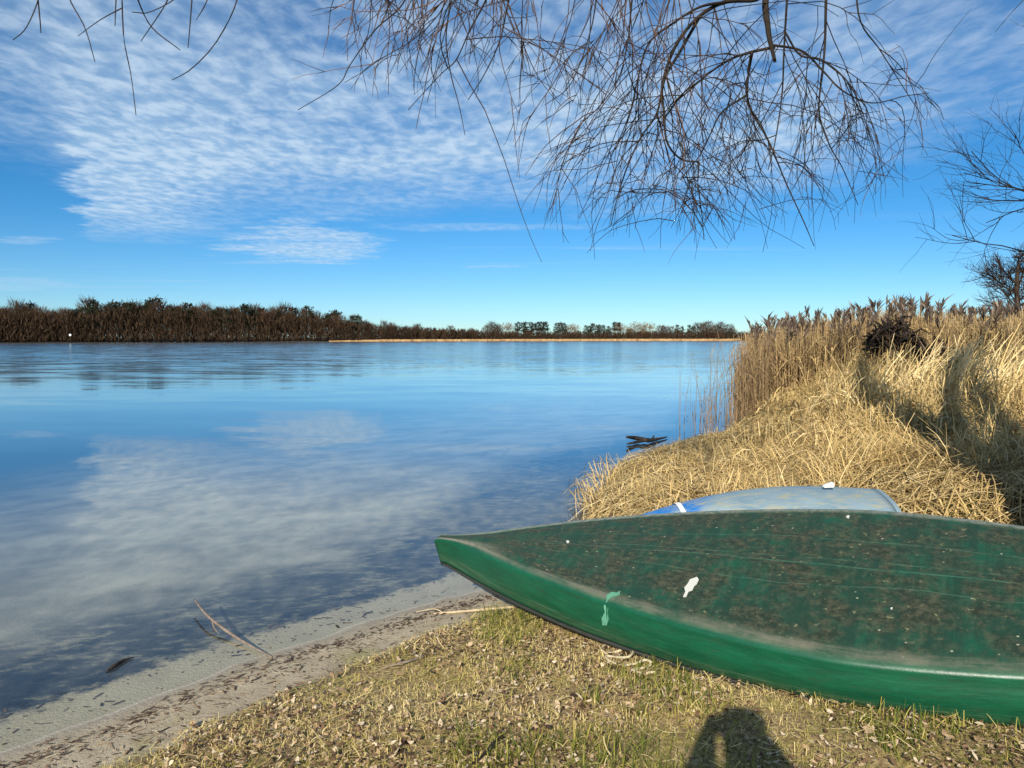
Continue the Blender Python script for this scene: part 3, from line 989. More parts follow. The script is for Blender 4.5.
# ------------------------------------------------------------------ blue boat behind it
m_blue, N = material('faded blue boat hull')
al, gi = N.attr('along'), N.attr('girth')
cx = N.n('ShaderNodeCombineXYZ')
N.put(cx.inputs[0], al)
N.put(cx.inputs[1], gi)
uvv = cx.outputs[0]
nb = N.noise(uvv, 4, 5, .6)
nd = N.noise(N.mapping(uvv, (2, 9, 1)), 4, 5, .7)
fade = N.step(N.math('ADD', al, N.math('MULTIPLY', N.math('SUBTRACT', nb, .5), .5)), .36, .56)
c = N.mix(fade, (.012, .14, .42), N.ramp(nb, [(.3, (.13, .21, .27)), (.7, (.23, .31, .35))]))
c = N.mix(N.math('MULTIPLY', N.step(nd, .47, .62), .8), c, N.mix(N.step(nb, .4, .6), (.28, .31, .27), (.34, .31, .17)))
N.out(N.bsdf(c, .5, N.bump(nd, .1, .005), .4))

dinghy = empty('dinghy', (0, 0, 0))
BL = 1.75
bow_p, stern_p = at_y(628, 520, 4.75), at_y(880, 500, 4.6)
bow_p[2] = 0.33
stern_p[2] = 0.33
dv = stern_p - bow_p
BL = float(np.linalg.norm(dv[:2]))
dinghy.location = (float(bow_p[0]), float(bow_p[1]), 0.22)
dinghy.rotation_euler = (R(7), 0, math.atan2(dv[1], dv[0]))
tag(dinghy, 'faded blue upturned dinghy with a white stripe near its bow, behind the green canoe', 'boat')
V, AL, GI = [], [], []
ns_ = 44
for i in range(ns_):
    s = i / (ns_ - 1)
    f = (1 - (1 - min(s / 0.75, 1)) ** 2.2)
    wg, wb = 0.46 * f, 0.36 * f
    zt = 0.16 + 0.195 * (1 - (1 - min(s / .8, 1)) ** 2.0) - 0.012 * max(0, s - .8) / .2
    for k in range(33):
        t = k / 32
        ang = math.pi * t
        y = -math.cos(ang)
        yy_ = (wg if abs(y) > .9 else wb + (wg - wb) * max(0, (abs(y) - .6) / .3)) * math.copysign(abs(y) ** .8, y)
        z = zt * (math.sin(ang) ** .55)
        V.append((s * BL, yy_, z))
        AL.append(s * BL)
        GI.append(t)
ii = np.arange(ns_ * 33).reshape(ns_, 33)
fq = np.stack([ii[:-1, :-1], ii[1:, :-1], ii[1:, 1:], ii[:-1, 1:]], -1).reshape(-1, 4)
dh = build('hull', V, fq, m_blue, dinghy, {'along': AL, 'girth': GI}, smooth=True)
dh.modifiers.new('shell', 'SOLIDIFY').thickness = 0.012
# transom closing the stern
last = [V[(ns_ - 1) * 33 + k] for k in range(33)]
tv = [(x + 0.004, y, z) for x, y, z in last] + [(x + 0.03, y, z) for x, y, z in last]
me = bpy.data.meshes.new('transom')
me.from_pydata(tv, [], [tuple(range(33)), tuple(range(65, 32, -1))] + [(k, k + 33, (k + 1) % 33 + 33, (k + 1) % 33) for k in range(33)])
at = me.attributes.new('along', 'FLOAT', 'POINT')
at.data.foreach_set('value', np.full(66, BL, np.float32))
me.materials.append(m_blue)
ob = bpy.data.objects.new('transom', me)
COL.objects.link(ob)
ob.parent = dinghy
# white stripe band wrapped round the hull near the bow
sv = []
for k in range(33):
    t = k / 32
    for ds in (0.0, 0.028):
        s = (0.30 + ds + 0.10 * (0.5 - t)) / BL * 1.0
        i = s * (ns_ - 1)
        i0 = int(i)
        fr_ = i - i0
        p = np.array(V[i0 * 33 + k]) * (1 - fr_) + np.array(V[(i0 + 1) * 33 + k]) * fr_
        nrm = np.array([0, -math.cos(math.pi * t), math.sin(math.pi * t)])
        sv.append(p + nrm * 0.005 + np.array([-.002, 0, .001]))
build('stripe', sv, [(2 * k, 2 * k + 1, 2 * k + 3, 2 * k + 2) for k in range(32)], m_white, dinghy, smooth=True)

# white foam block on the blue boat
p = at_y(828, 484.5, 4.63)
me = bpy.data.meshes.new('foam_block')
bm = bmesh.new()
bmesh.ops.create_cube(bm, size=1)
for v in bm.verts:
    v.co = Vector((v.co.x * 0.062, v.co.y * .05, v.co.z * 0.03))
    if v.co.z > 0 and v.co.x < 0: v.co.z -= 0.022
bmesh.ops.bevel(bm, geom=bm.edges[:], offset=.004, segments=2, affect='EDGES')
bm.to_mesh(me)
bm.free()
me.materials.append(m_white)
ob = bpy.data.objects.new('foam_block', me)
COL.objects.link(ob)
ob.location = p
ob.rotation_euler = (0, R(-4), R(-8))
tag(ob, 'small white foam block lying on top of the blue dinghy', 'foam block')

# ------------------------------------------------------------------ wood materials and willow
def bark_mat(name, a, b, sc=18):
    m, N = material(name)
    pos = N.n('ShaderNodeNewGeometry').outputs['Position']
    n1 = N.noise(N.mapping(pos, (1, 1, .3)), sc, 5, .7)
    N.out(N.bsdf(N.ramp(n1, [(.32, a), (.68, b)]), .85, N.bump(n1, .6, .012), .2))
    return m


m_bark = bark_mat('willow bark', (.009, .007, .006), (.034, .025, .018))
m_twig, N = material('willow twig')
N.out(N.bsdf(N.ramp(N.attr('tint'), [(0, (.008, .006, .005)), (.5, (.022, .014, .010)), (1, (.13, .072, .045))]), .7, None, .25))
m_dead = bark_mat('dark wet wood', (.012, .010, .009), (.05, .04, .032))
m_pale = bark_mat('pale driftwood', (.30, .23, .14), (.50, .41, .27), 40)
m_greywood = bark_mat('grey brown stick', (.10, .075, .055), (.24, .19, .15), 40)

willow = empty('willow_tree', (3.2, 4.05, float(height(np.array([3.2]), np.array([4.05]))[0])))
WB = np.array(willow.location)
tag(willow, 'bare willow whose thin drooping branches hang into the sky above the green canoe', 'tree')


def wtube(name, path, radii, sides=8, n=None, lump=.06):
    return capped_tube(name, np.asarray(path, float) - WB, radii, m_bark, willow, sides, n, lump)


wtube('trunk', [(3.2, 4.05, WB[2] - .15), (3.17, 4.04, .9), (3.09, 4.0, 1.7), (3.02, 3.97, 2.5), (2.98, 3.98, 3.3), (3.05, 4.2, 4.2)], [.36, .27, .24, .22, .20, .13], 14, 24)
main_limb = [(2.98, 3.98, 3.2), (2.98, 4.1, 3.8), (2.9, 4.5, 4.35), (2.45, 4.8, 4.62), (1.72, 4.7, 4.2), (1.52, 4.7, 3.6), tuple(at_y(768, 28, 4.7)), tuple(at_y(775, 62, 4.7))]
wtube('limb', main_limb, [.15, .12, .095, .07, .035, .022, .017, .010], 8, 40)
top_limb = [(2.9, 4.5, 4.35), (2.2, 4.6, 4.9), (.9, 4.4, 4.75), (-.4, 4.2, 4.5), (-1.6, 4.0, 4.2), (-2.7, 3.9, 3.75)]
wtube('limb', top_limb, [.07, .055, .045, .035, .022, .012], 7, 34)
for pth, rd in (([(3.0, 4.05, 3.6), (3.5, 4.9, 4.9), (4.1, 5.9, 5.9), (3.9, 6.6, 6.9)], [.14, .11, .07, .03]),
                ([(3.07, 4.0, 1.9), (3.9, 4.5, 3.4), (4.6, 4.8, 4.6), (5.6, 5.3, 5.6), (6.4, 5.4, 6.0)], [.13, .10, .07, .03]),
                ([(3.25, 4.07, 1.0), (3.75, 4.5, 1.9), (4.6, 5.3, 3.4), (5.3, 6.2, 4.6)], [.19, .17, .13, .05])):
    wtube('limb', pth, rd, 7, 24)

# traced boughs hanging into the picture: pixel path, depth at start and end, radii
boughs = [
    ([(764, -4), (752, 0), (725, 2), (701, 15), (681, 37), (669, 61), (662, 88), (664, 112), (667, 142), (681, 159), (699, 162)], 4.7, 4.4, .021, .005),
    ([(775, 47), (752, 52), (731, 59), (708, 74), (684, 95), (670, 105)], 4.7, 4.9, .014, .004),
    ([(752, 52), (748, 75), (747, 95), (752, 112), (769, 142), (786, 183), (803, 220), (814, 246)], 4.72, 4.5, .015, .0025),
    ([(772, 45), (802, 51), (823, 71), (843, 91), (872, 103), (905, 96), (929, 93)], 4.7, 5.0, .011, .0025),
    ([(828, -45), (826, 0), (825, 41), (823, 68), (819, 112), (830, 146), (843, 169), (858, 205)], 4.9, 4.9, .014, .0025),
    ([(790, -40), (787, 0), (784, 51), (782, 95), (775, 142), (768, 170)], 4.55, 4.5, .011, .003),
    ([(725, 2), (700, 7), (675, 22), (649, 43), (638, 78), (630, 112), (615, 150)], 4.65, 4.3, .013, .003),
    ([(700, 16), (681, 50), (665, 78), (657, 113), (641, 137), (628, 165), (618, 195), (611, 225)], 4.6, 4.35, .014, .003),
    ([(747, 95), (722, 112), (710, 135), (700, 155), (680, 180)], 4.7, 4.6, .009, .003),
    ([(699, 162), (698, 185), (702, 215), (704, 240)], 4.4, 4.4, .007, .002),
    ([(657, 113), (664, 140), (672, 175), (676, 215)], 4.45, 4.5, .007, .002),
    ([(784, 30), (800, 55), (822, 60), (850, 85), (868, 130), (880, 180)], 4.65, 4.9, .010, .002),
    ([(855, -30), (860, 20), (880, 50), (905, 90), (925, 120)], 5.0, 5.1, .009, .002),
    ([(640, -50), (632, 0), (628, 40), (618, 80), (596, 110), (580, 122)], 4.4, 4.2, .009, .002),
    ([(600, -60), (596, 0), (588, 40), (570, 85), (545, 105)], 4.3, 4.1, .008, .002),
    ([(530, -60), (510, -4), (500, 40), (484, 75), (468, 100)], 4.3, 4.1, .009, .0025),
    ([(520, -70), (486, 0), (470, 30), (456, 60), (440, 75), (408, 110)], 4.2, 4.0, .009, .002),
    ([(452, -60), (450, 0), (446, 40), (451, 75), (459, 105), (465, 135)], 4.2, 4.1, .008, .002),
    ([(420, -60), (405, 0), (375, 30), (350, 65), (338, 85), (298, 110)], 4.1, 4.0, .007, .002),
]
BP = []
for px_, y0, y1, r0, r1 in boughs:
    ys = np.linspace(y0, y1, len(px_)) + 0.05 * rng.normal(size=len(px_))
    pth = np.array([at_y(u, v, y) for (u, v), y in zip(px_, ys)])
    P = resample(pth, len(px_) * 4)
    BP.append((P, np.linspace(r0, r1, len(P))))
    wtube('bough', pth, [r0 * .7, (r0 + r1) * .34, r1 * .85], 6, len(px_) * 4, .1)

tw = Soup()


def twig(p, d, L, r, K, droop, wig, tint, curl=0.0):
    """vectorised twigs: p,d (n,3)"""
    n = len(p)
    if n == 0: return np.zeros((0, K, 3))
    L, r, droop, tint = L[:n], r[:n], droop[:n], tint[:n]
    P = np.zeros((n, K, 3))
    P[:, 0] = p
    d = d / (np.linalg.norm(d, axis=1, keepdims=True) + 1e-9)
    side = rng.normal(size=(n, 3)) * curl
    for k in range(1, K):
        d = d + wig * rng.normal(size=(n, 3)) + np.array([0, 0, -1.0]) * droop[:, None] + side
        d = d / np.linalg.norm(d, axis=1, keepdims=True)
        P[:, k] = P[:, k - 1] + d * (L / (K - 1))[:, None]
    # a willow of this shape: shoots stop short of hanging lower than the rest of its crown
    q = P + WB
    az_, rise = q[..., 0] / np.maximum(q[..., 1], .3), (q[..., 2] - CAMZ) / np.maximum(q[..., 1], .3)
    low = np.interp(az_, [-.66, -.37, -.27, -.14, -.016, .03, .14, .4, .49, .56, .64, .9], [.36, .36, .315, .28, .26, .105, .105, .115, .14, .26, .4, .4]) + (.07 * rng.random(n) - .02)[:, None]
    keep = (rise > low).all(1)
    P, r, tint = P[keep], r[keep], tint[keep]
    if len(P) == 0: return P
    rr = r[:, None] * np.linspace(1, .38, K)[None]
    tw.tubes(P, rr, 3, tint)
    return P


def pick(P, n, lo=0.15, hi=1.0):
    f = lo + (hi - lo) * rng.random(n)
    i = f * (len(P) - 1)
    k = np.minimum(i.astype(int), len(P) - 2)
    fr_ = (i - k)[:, None]
    A = P[k] * (1 - fr_) + P[k + 1] * fr_
    T = P[k + 1] - P[k]
    return A, T / (np.linalg.norm(T, axis=1, keepdims=True) + 1e-9)


def pickm(PP, n, lo=0.2, hi=0.95):
    """random points on many twigs"""
    if len(PP) == 0: return np.zeros((0, 3)), np.zeros((0, 3))
    w = rng.integers(0, len(PP), n)
    K = PP.shape[1]
    i = (lo + (hi - lo) * rng.random(n)) * (K - 1)
    k = np.minimum(i.astype(int), K - 2)
    fr_ = (i - k)[:, None]
    A = PP[w, k] * (1 - fr_) + PP[w, k + 1] * fr_
    T = PP[w, k + 1] - PP[w, k]
    return A, T / (np.linalg.norm(T, axis=1, keepdims=True) + 1e-9)


flat = np.array([1.0, 0.55, 1.0])
for bi, (P, rr) in enumerate(BP):
    left = bi >= 13
    n1 = 16 if not left else 7
    if bi in (3, 12): n1 = 7
    A, T = pick(P, n1, 0.2, 1.0)
    d = T * 0.7 + rng.normal(size=(n1, 3)) * 0.6 * flat
    d[:, 2] = np.minimum(d[:, 2], .25)
    L = 0.45 + 0.85 * rng.random(n1)
    PP = twig(A - WB, d, L, np.full(n1, .0038), 9, 0.10 + 0.14 * rng.random(n1), .10, np.clip(.35 + .2 * rng.normal(size=n1) + (.3 if left else 0), 0, 1), .05)
    n2 = int(n1 * 2.6)
    A, T = pickm(PP, n2)
    PP2 = twig(A, T * .8 + rng.normal(size=A.shape) * 0.5, 0.2 + 0.45 * rng.random(n2), np.full(n2, .0026), 7, 0.08 + .16 * rng.random(n2), .13, np.clip(.4 + .25 * rng.normal(size=n2) + (.25 if left else 0), 0, 1), .05)
    n3 = int(n1 * 1.9)
    A, T = pickm(PP2, n3)
    twig(A, T * .9 + rng.normal(size=A.shape) * 0.45, 0.06 + 0.2 * rng.random(n3), np.full(n3, .0019), 5, 0.05 + .12 * rng.random(n3), .12, np.clip(.4 + .25 * rng.normal(size=n3), 0, 1), .04)

# curtain of reddish twigs on the left half, from limbs above the frame
n = 75
u = np.concatenate([330 + 320 * rng.random(60), 560 + 140 * rng.random(15)])
A = np.array([at_y(a_, -30 - 60 * rng.random(), 4.0 + 1.0 * rng.random()) for a_ in u])
d = np.stack([-0.25 + 0.25 * rng.normal(size=n), 0.2 * rng.normal(size=n), -1 + 0 * u], -1)
L = (0.35 + 0.65 * rng.random(n)) * np.interp(u, [330, 420, 520, 700], [.7, 1, 1, 1.2])
PP = twig(A - WB, d, L, np.full(n, .0045), 10, np.full(n, .05), .09, np.clip(.72 + .2 * rng.normal(size=n), 0, 1), .05)
n2 = 190
A, T = pickm(PP, n2, .3, 1)
PP2 = twig(A, T + rng.normal(size=A.shape) * .4, .12 + .35 * rng.random(n2), np.full(n2, .003), 7, .03 + .12 * rng.random(n2), .1, np.clip(.65 + .25 * rng.normal(size=n2), 0, 1), .05)
n3 = 170
A, T = pickm(PP2, n3, .3, 1)
twig(A, T + rng.normal(size=A.shape) * .4, .06 + .16 * rng.random(n3), np.full(n3, .0023), 5, .03 + .1 * rng.random(n3), .1, np.clip(.5 + .25 * rng.normal(size=n3), 0, 1), .04)
# lone twigs at the far left
for pxs in ([(42, -30), (38, 0), (26, 28), (13, 40)], [(66, -20), (70, 0), (85, 28), (95, 62)], [(121, -25), (122, 0), (124, 40), (131, 75), (136, 115)],
            [(38, 0), (40, 20), (41, 33)], [(240, -20), (237, 0), (228, 22), (212, 48), (190, 70), (172, 80)], [(196, -30), (180, -5), (150, 12), (132, 12)],
            [(132, -15), (150, 25), (180, 50)], [(118, -20), (116, 0), (115, 26)], [(175, -20), (165, 5), (141, 41)], [(193, -15), (190, 25), (188, 48)],
            [(122, 8), (100, 20), (78, 36)], [(215, -20), (205, 5), (196, 20)]):
    y = 3.9 + .4 * rng.random()
    pth = resample([at_y(u_, v_, y + .08 * rng.normal()) for u_, v_ in pxs], 12) - WB
    tw.tubes(pth[None], np.linspace(.0042, .0022, 12)[None], 4, np.array([.45]))
# twigs bridging from the upper limbs down to the hanging boughs, and the rest of the crown
TL = resample(top_limb, 60)
for (u_, v_, y) in ((640, -50, 4.4), (600, -60, 4.3), (530, -60, 4.3), (520, -70, 4.2), (452, -60, 4.2), (420, -60, 4.1), (828, -45, 4.9), (790, -40, 4.55), (855, -30, 5.0), (240, -20, 4.1), (122, -20, 4.0), (60, -25, 4.0)):
    b_ = at_y(u_, v_, y)
    q = TL[((TL - b_) ** 2).sum(1).argmin()]
    pth = resample([q, q * .6 + b_ * .4 + np.array([0, 0, .08]), b_], 9) - WB
    tw.tubes(pth[None], np.linspace(.014, .009, 9)[None], 5, np.array([.2]))
ups = [resample(pth, 30) for pth in ([(3.5, 4.9, 4.9), (4.1, 5.9, 5.9), (3.9, 6.6, 6.9)], [(4.6, 5.1, 4.6), (5.6, 5.3, 5.6), (6.4, 5.4, 6.0)], [(4.6, 5.3, 3.4), (5.3, 6.2, 4.6)], [(3.05, 4.2, 4.2), (3.5, 4.9, 4.9)])]
for P in ups:
    A, T = pick(P, 30)
    d = T * .5 + rng.normal(size=(30, 3)) * .7 + np.array([.45, .35, .6])
    PP = twig(A - WB, d, .6 + .9 * rng.random(30), np.full(30, .010), 9, np.full(30, .03), .12, np.full(30, .2), .04)
    A, T = pickm(PP, 80)
    PP = twig(A, T + rng.normal(size=(80, 3)) * .5, .4 + .6 * rng.random(80), np.full(80, .006), 7, np.full(80, .12), .12, np.full(80, .3), .04)
o = tw.make('twigs', m_twig, willow, smooth=True)
o['kind'] = 'stuff'


# ------------------------------------------------------------------ second bare tree at the right edge and the far one behind the reeds
def branchy(soup, base, d0, L, r, depth, spread, grav, tint, counts):
    """recursive bare crown as tubes; arrays of starts"""
    P = None
    K = 8
    n = len(base)
    P = np.zeros((n, K, 3))
    P[:, 0] = base
    d = d0 / np.linalg.norm(d0, axis=1, keepdims=True)
    for k in range(1, K):
        d = d + .11 * rng.normal(size=(n, 3)) + np.array([0, 0, grav])
        d /= np.linalg.norm(d, axis=1, keepdims=True)
        P[:, k] = P[:, k - 1] + d * (L / (K - 1))[:, None]
    soup.tubes(P, r[:, None] * np.linspace(1, .45, K)[None], 5 if depth > 1 else 3, np.full(n, tint))
    if depth == 0: return
    c = counts[0]
    m = n * c
    w = np.repeat(np.arange(n), c)
    i = (0.25 + .72 * rng.random(m)) * (K - 1)
    k = np.minimum(i.astype(int), K - 2)
    f = (i - k)[:, None]
    A = P[w, k] * (1 - f) + P[w, k + 1] * f
    T = P[w, k + 1] - P[w, k]
    T /= np.linalg.norm(T, axis=1, keepdims=True)
    dd = T + spread * rng.normal(size=(m, 3))
    branchy(soup, A, dd, (L[w] * (.4 + .3 * rng.random(m))), r[w] * .5, depth - 1, spread, grav, tint, counts[1:])


zt = float(height(np.array([8.9]), np.array([9.6]))[0])
t2 = empty('bare_tree', (8.9, 9.6, zt))
tag(t2, 'bare tree reaching fine upturned twigs in at the right edge above the reeds', 'tree')
B2 = np.array(t2.location)
capped_tube('trunk', [(0, 0, -.2), (.05, 0, 1.2), (-.05, .1, 2.6), (.1, .1, 4.2), (.1, .2, 6)], [.2, .16, .14, .1, .05], m_bark, t2, 10, 20, .05)
cr = Soup()
starts = np.array([(-.05, .1, 1.7), (-.05, .1, 2.1), (0, .1, 2.5), (.05, .1, 3.0), (.1, .1, 4.2), (.05, .1, 2.8), (.1, .15, 4.8)])
dirs = np.array([(-1, -.1, .22), (-1, -.25, .3), (-.9, .2, .4), (-.7, -.3, .6), (.8, .3, .8), (.9, -.2, .5), (-.2, .3, 1)])
branchy(cr, starts, dirs, np.array([2.35, 2.2, 2.1, 1.9, 2, 2, 1.8]), np.full(7, .022), 3, .42, .035, .15, [9, 5, 4])
cr.make('crown', m_twig, t2, smooth=True)

p = at_y(1016, 322, 60)
zt = 0.8
t3 = empty('rounded_tree', (float(p[0]), 60, zt))
tag(t3, 'dark bare tree rising behind the reed bed below the hanging twigs', 'tree')
m_fartwig, N = material('distant tree twigs')
rnd = N.n('ShaderNodeObjectInfo').outputs['Random']
N.out(N.bsdf(N.mix(rnd, (.040, .025, .016), (.072, .043, .025)), .9, None, .1))
m_fartrunk = bark_mat('distant tree trunk', (.020, .014, .010), (.05, .036, .026), 3)
capped_tube('trunk', [(0, 0, -.2), (.1, 0, 2.5), (0, .1, 5), (.1, .1, 7)], [.3, .22, .15, .05], m_fartrunk, t3, 8, 14, .05)
cr = Soup()
nb_ = 26
zz = 1.6 + 5.2 * rng.random(nb_)
dirs = hdir(nb_) + np.stack([0 * zz, 0 * zz, .45 + .2 * rng.random(nb_)], -1)
branchy(cr, np.stack([0 * zz, 0 * zz, zz], -1), dirs, np.interp(zz, [1.6, 4, 6.8], [2.2, 2.7, 1.2]), np.full(nb_, .055), 2, .55, .03, .2, [14, 7])
cr.make('crown', m_fartwig, t3)


# ------------------------------------------------------------------ far shore woods
def far_proto(kind):
    root = empty({'alder': 'bare_tree', 'pine': 'pine_tree', 'willow': 'round_willow'}[kind], (0, 0, 0))
    s = Soup()
    mats = {'alder': m_fartwig, 'pine': m_pine, 'willow': m_wil}
    H = 1.0
    if kind == 'alder':
        capped_tube('trunk', [(0, 0, -.02), (.01, 0, .35), (0, .01, .7), (.0, 0, .97)], [.02, .016, .010, .003], m_fartrunk, root, 6, 10)
        n = 620
        z = .16 + .8 * rng.random(n)
        rad = .24 * np.sin(np.clip((z - .02) / 1.0, 0, 1) * np.pi) ** .7 * np.sqrt(rng.random(n))
        dd = hdir(n)
        A = np.stack([0 * z, 0 * z, z], -1) + dd * rad[:, None]
        B = A + (dd * .06 + np.stack([0 * z, 0 * z, .07 + .06 * rng.random(n)], -1)) * (.6 + rng.random(n))[:, None]
        P = np.stack([A, (A + B) / 2 + .012 * rng.normal(size=(n, 3)), B], 1)
        s.ribbons(P, np.array([[.009, .008, .003]]) * (.5 + rng.random((n, 1))), hdir(n), rng.random(n))
        n = 26
        z = .2 + .6 * rng.random(n)
        dd = hdir(n)
        P = np.stack([np.stack([0 * z, 0 * z, z], -1) + dd * t * .22 + np.array([0, 0, 1]) * t * .16 for t in (0, .5, 1)], 1)
        s.tubes(P, np.array([[.006, .004, .002]]) * np.ones((n, 1)), 3)
    elif kind == 'pine':
        capped_tube('trunk', [(0, 0, -.02), (.01, 0, .4), (-.01, 0, .92)], [.02, .016, .006], m_fartrunk, root, 6, 10)
        for k in range(26):
            z = .42 + .55 * rng.random()
            a = rng.random() * 6.28
            rr_ = .20 * (1.05 - z) ** .5 * (.4 + .6 * rng.random()) * 1.5
            c = np.array([math.cos(a) * rr_, math.sin(a) * rr_, z])
            n = 26
            A = c + rng.normal(size=(n, 3)) * np.array([.05, .05, .022])
            B = A + rng.normal(size=(n, 3)) * .03 + np.array([0, 0, .02])
            s.ribbons(np.stack([A, (A + B) / 2, B], 1), np.full((n, 3), .022), hdir(n) + rng.normal(size=(n, 3)) * .3, rng.random(n))
    else:
        capped_tube('trunk', [(0, 0, -.02), (.02, 0, .2), (.0, .02, .5)], [.035, .028, .012], m_fartrunk, root, 6, 8)
        n = 520
        dd = rng.normal(size=(n, 3))
        dd /= np.linalg.norm(dd, axis=1, keepdims=True)
        rad = rng.random(n) ** .45
        A = np.array([0, 0, .55]) + dd * rad[:, None] * np.array([.42, .42, .44])
        B = A + (dd * .07 + rng.normal(size=(n, 3)) * .03)
        s.ribbons(np.stack([A, (A + B) / 2, B], 1), np.array([[.02, .018, .006]]) * (.6 + rng.random((n, 1))), hdir(n), rng.random(n))
    s.make('crown', mats[kind], root)
    return root


m_pine, N = material('distant pine needles')
rnd = N.n('ShaderNodeObjectInfo').outputs['Random']
N.out(N.bsdf(N.mix(rnd, (.016, .020, .012), (.030, .030, .016)), .9, None, .1))
m_wil, N = material('distant yellow twigs')
rnd = N.n('ShaderNodeObjectInfo').outputs['Random']
N.out(N.bsdf(N.mix(rnd, (.12, .062, .022), (.17, .095, .03)), .9, None, .1))

wood_alder = [far_proto('alder') for _ in range(3)]
wood_pine = [far_proto('pine') for _ in range(2)]
wood_wil = [far_proto('willow') for _ in range(2)]
used = set()


def plant(pool, x, y, h, wide, label, cat, group):
    pr = pool[rng.integers(len(pool))]
    o = pr if pr.name not in used else copy_tree(pr)
    used.add(pr.name)
    used.add(o.name)
    o.location = (float(x), float(y), 0.25)
    o.scale = (h * wide, h * wide, h)
    o.rotation_euler = (0, 0, float(rng.random() * 6.28))
    tag(o, label, cat, group)


def shore_y(az_):
    """distance along the view azimuth where the far shore lies"""
    for (x0, y0), (x1, y1) in zip(far_shore[:-1], far_shore[1:]):
        a0, a1 = x0 / y0, x1 / y1
        if min(a0, a1) <= az_ <= max(a0, a1):
            # solve on the segment
            t = (az_ * y0 - x0) / ((x1 - x0) - az_ * (y1 - y0))
            return y0 + t * (y1 - y0)
    return 390


# top of the wood as seen: pixel column -> row of the tree tops
top_u = [-60, 0, 30, 50, 75, 110, 140, 180, 210, 250, 290, 330, 370, 400, 430, 470, 500]
top_v = [303, 308, 303, 311, 308, 303, 301, 305, 308, 307, 309, 314, 321, 323, 326, 329, 331]
for row, (n_, off) in enumerate(((105, 4), (60, 10), (40, 18))):
    for i in range(n_):
        u_ = -70 + 545 * (i + .9 * rng.random()) / n_
        a_ = (u_ - 512) / FPX
        ys = shore_y(a_) + off + 5 * rng.random()
        hv = np.interp(u_, top_u, top_v) + (2.5 if row == 0 else 0) + 3.2 * rng.normal()
        hgt = max(4, (338.0 - hv) / FPX * ys * 1.0 + .6)
        if rng.random() < (.42 if 90 < u_ < 360 else .15):
            plant(wood_pine, a_ * ys, ys, hgt, 1.0, 'dark crowned pine among the bare trees of the wood on the far shore', 'tree', 'pines in the far shore wood')
        else:
            plant(wood_alder, a_ * ys, ys, hgt, 1.15 if u_ < 400 else 1.5, 'bare brown tree in the dense wood on the far shore', 'tree', 'bare trees in the far shore wood')
# sparse row further right
for u0, u1, n_, kind, v in ((484, 498, 3, 'a', 325), (500, 515, 2, 'w', 323), (516, 548, 8, 'p', 323), (556, 566, 3, 'p', 324), (563, 578, 3, 'w', 327), (584, 610, 7, 'p', 325.5),
                            (613, 622, 2, 'p', 324), (618, 655, 7, 'w', 325), (655, 675, 3, 'a', 327), (676, 695, 4, 'p', 326.5), (694, 730, 6, 'a', 325.5), (705, 735, 4, 'w', 327.5), (470, 735, 16, 'a', 331)):
    for i in range(n_):
        u_ = u0 + (u1 - u0) * (i + rng.random()) / n_
        a_ = (u_ - 512) / FPX
        ys = shore_y(a_) + 8 + 14 * rng.random()
        hgt = (339.0 - v + 1.2 * rng.normal()) / FPX * ys + 1.2
        if kind == 'p':
            plant(wood_pine, a_ * ys, ys, hgt, .95, 'small dark pine in the sparse row on the distant shore', 'tree', 'pines in the sparse far row')
        elif kind == 'w':
            plant(wood_wil, a_ * ys, ys, hgt, 1.1, 'rounded yellow brown willow in the sparse row on the distant shore', 'tree', 'willows in the sparse far row')
        else:
            plant(wood_alder, a_ * ys, ys, hgt, 1.6, 'small bare tree in the sparse row on the distant shore', 'tree', 'bare trees in the sparse far row')

# tangled undergrowth at the foot of the far wood
br = Soup()
n = 52000
u = -80 + 830 * rng.random(n) ** 1.35
a_ = (u - 512) / FPX
ys = np.array([shore_y(q) for q in a_]) + np.interp(u, [-80, 350, 420], [.8, .8, 6]) + 20 * rng.random(n) ** 1.5
hmax = (339.0 - np.interp(u, top_u + [735], top_v + [331])) / FPX * ys
z = hmax * .75 * rng.random(n) ** 1.5
A = np.stack([a_ * ys, ys, .3 + z], -1)
B = A + np.stack([.7 * rng.normal(size=n), .3 * rng.normal(size=n), .8 + 1.5 * rng.random(n)], -1)
br.ribbons(np.stack([A, (A + B) / 2 + .25 * rng.normal(size=(n, 3)), B], 1), np.array([[.13, .15, .05]]) * (.6 + .8 * rng.random((n, 1))), hdir(n) + np.array([.8, 0, 0]), rng.random(n))
m_brush, N = material('distant brush')
N.out(N.bsdf(N.ramp(N.attr('tint'), [(0, (.022, .014, .009)), (.6, (.036, .023, .014)), (1, (.055, .034, .019))]), .9, None, .1))
o = br.make('undergrowth', m_brush)
tag(o, 'tangle of brown undergrowth filling the far wood between its trunks', 'undergrowth', kind='stuff')

# dry reed belt along the far shore
fr_s = Soup()
n = 3200
u = 330 + 410 * rng.random(n)
a_ = (u - 512) / FPX
ys = np.array([shore_y(q) for q in a_]) + 0.5 + 5 * rng.random(n)
h = np.interp(u, [-60, 330, 390, 740], [.25, .35, .8, 1.0]) * (.6 + .6 * rng.random(n))
A = np.stack([a_ * ys, ys, 0 * ys], -1)
B = A + np.stack([.3 * rng.normal(size=n), 0 * h, h], -1)
fr_s.ribbons(np.stack([A, B], 1), np.tile([[.9, .5]], (n, 1)), np.tile([[1.0, 0, 0]], (n, 1)), np.clip(.5 + .2 * rng.normal(size=n), 0, 1))
m_farreed = blade_mat('distant dry reed', [(0, (.16, .09, .04)), (.5, (.30, .19, .085)), (1, (.40, .28, .14))], 0, vary=.0)
o = fr_s.make('far_reeds', m_farreed)
tag(o, 'thin tan belt of dry reeds along the distant shore', 'reeds', kind='stuff')

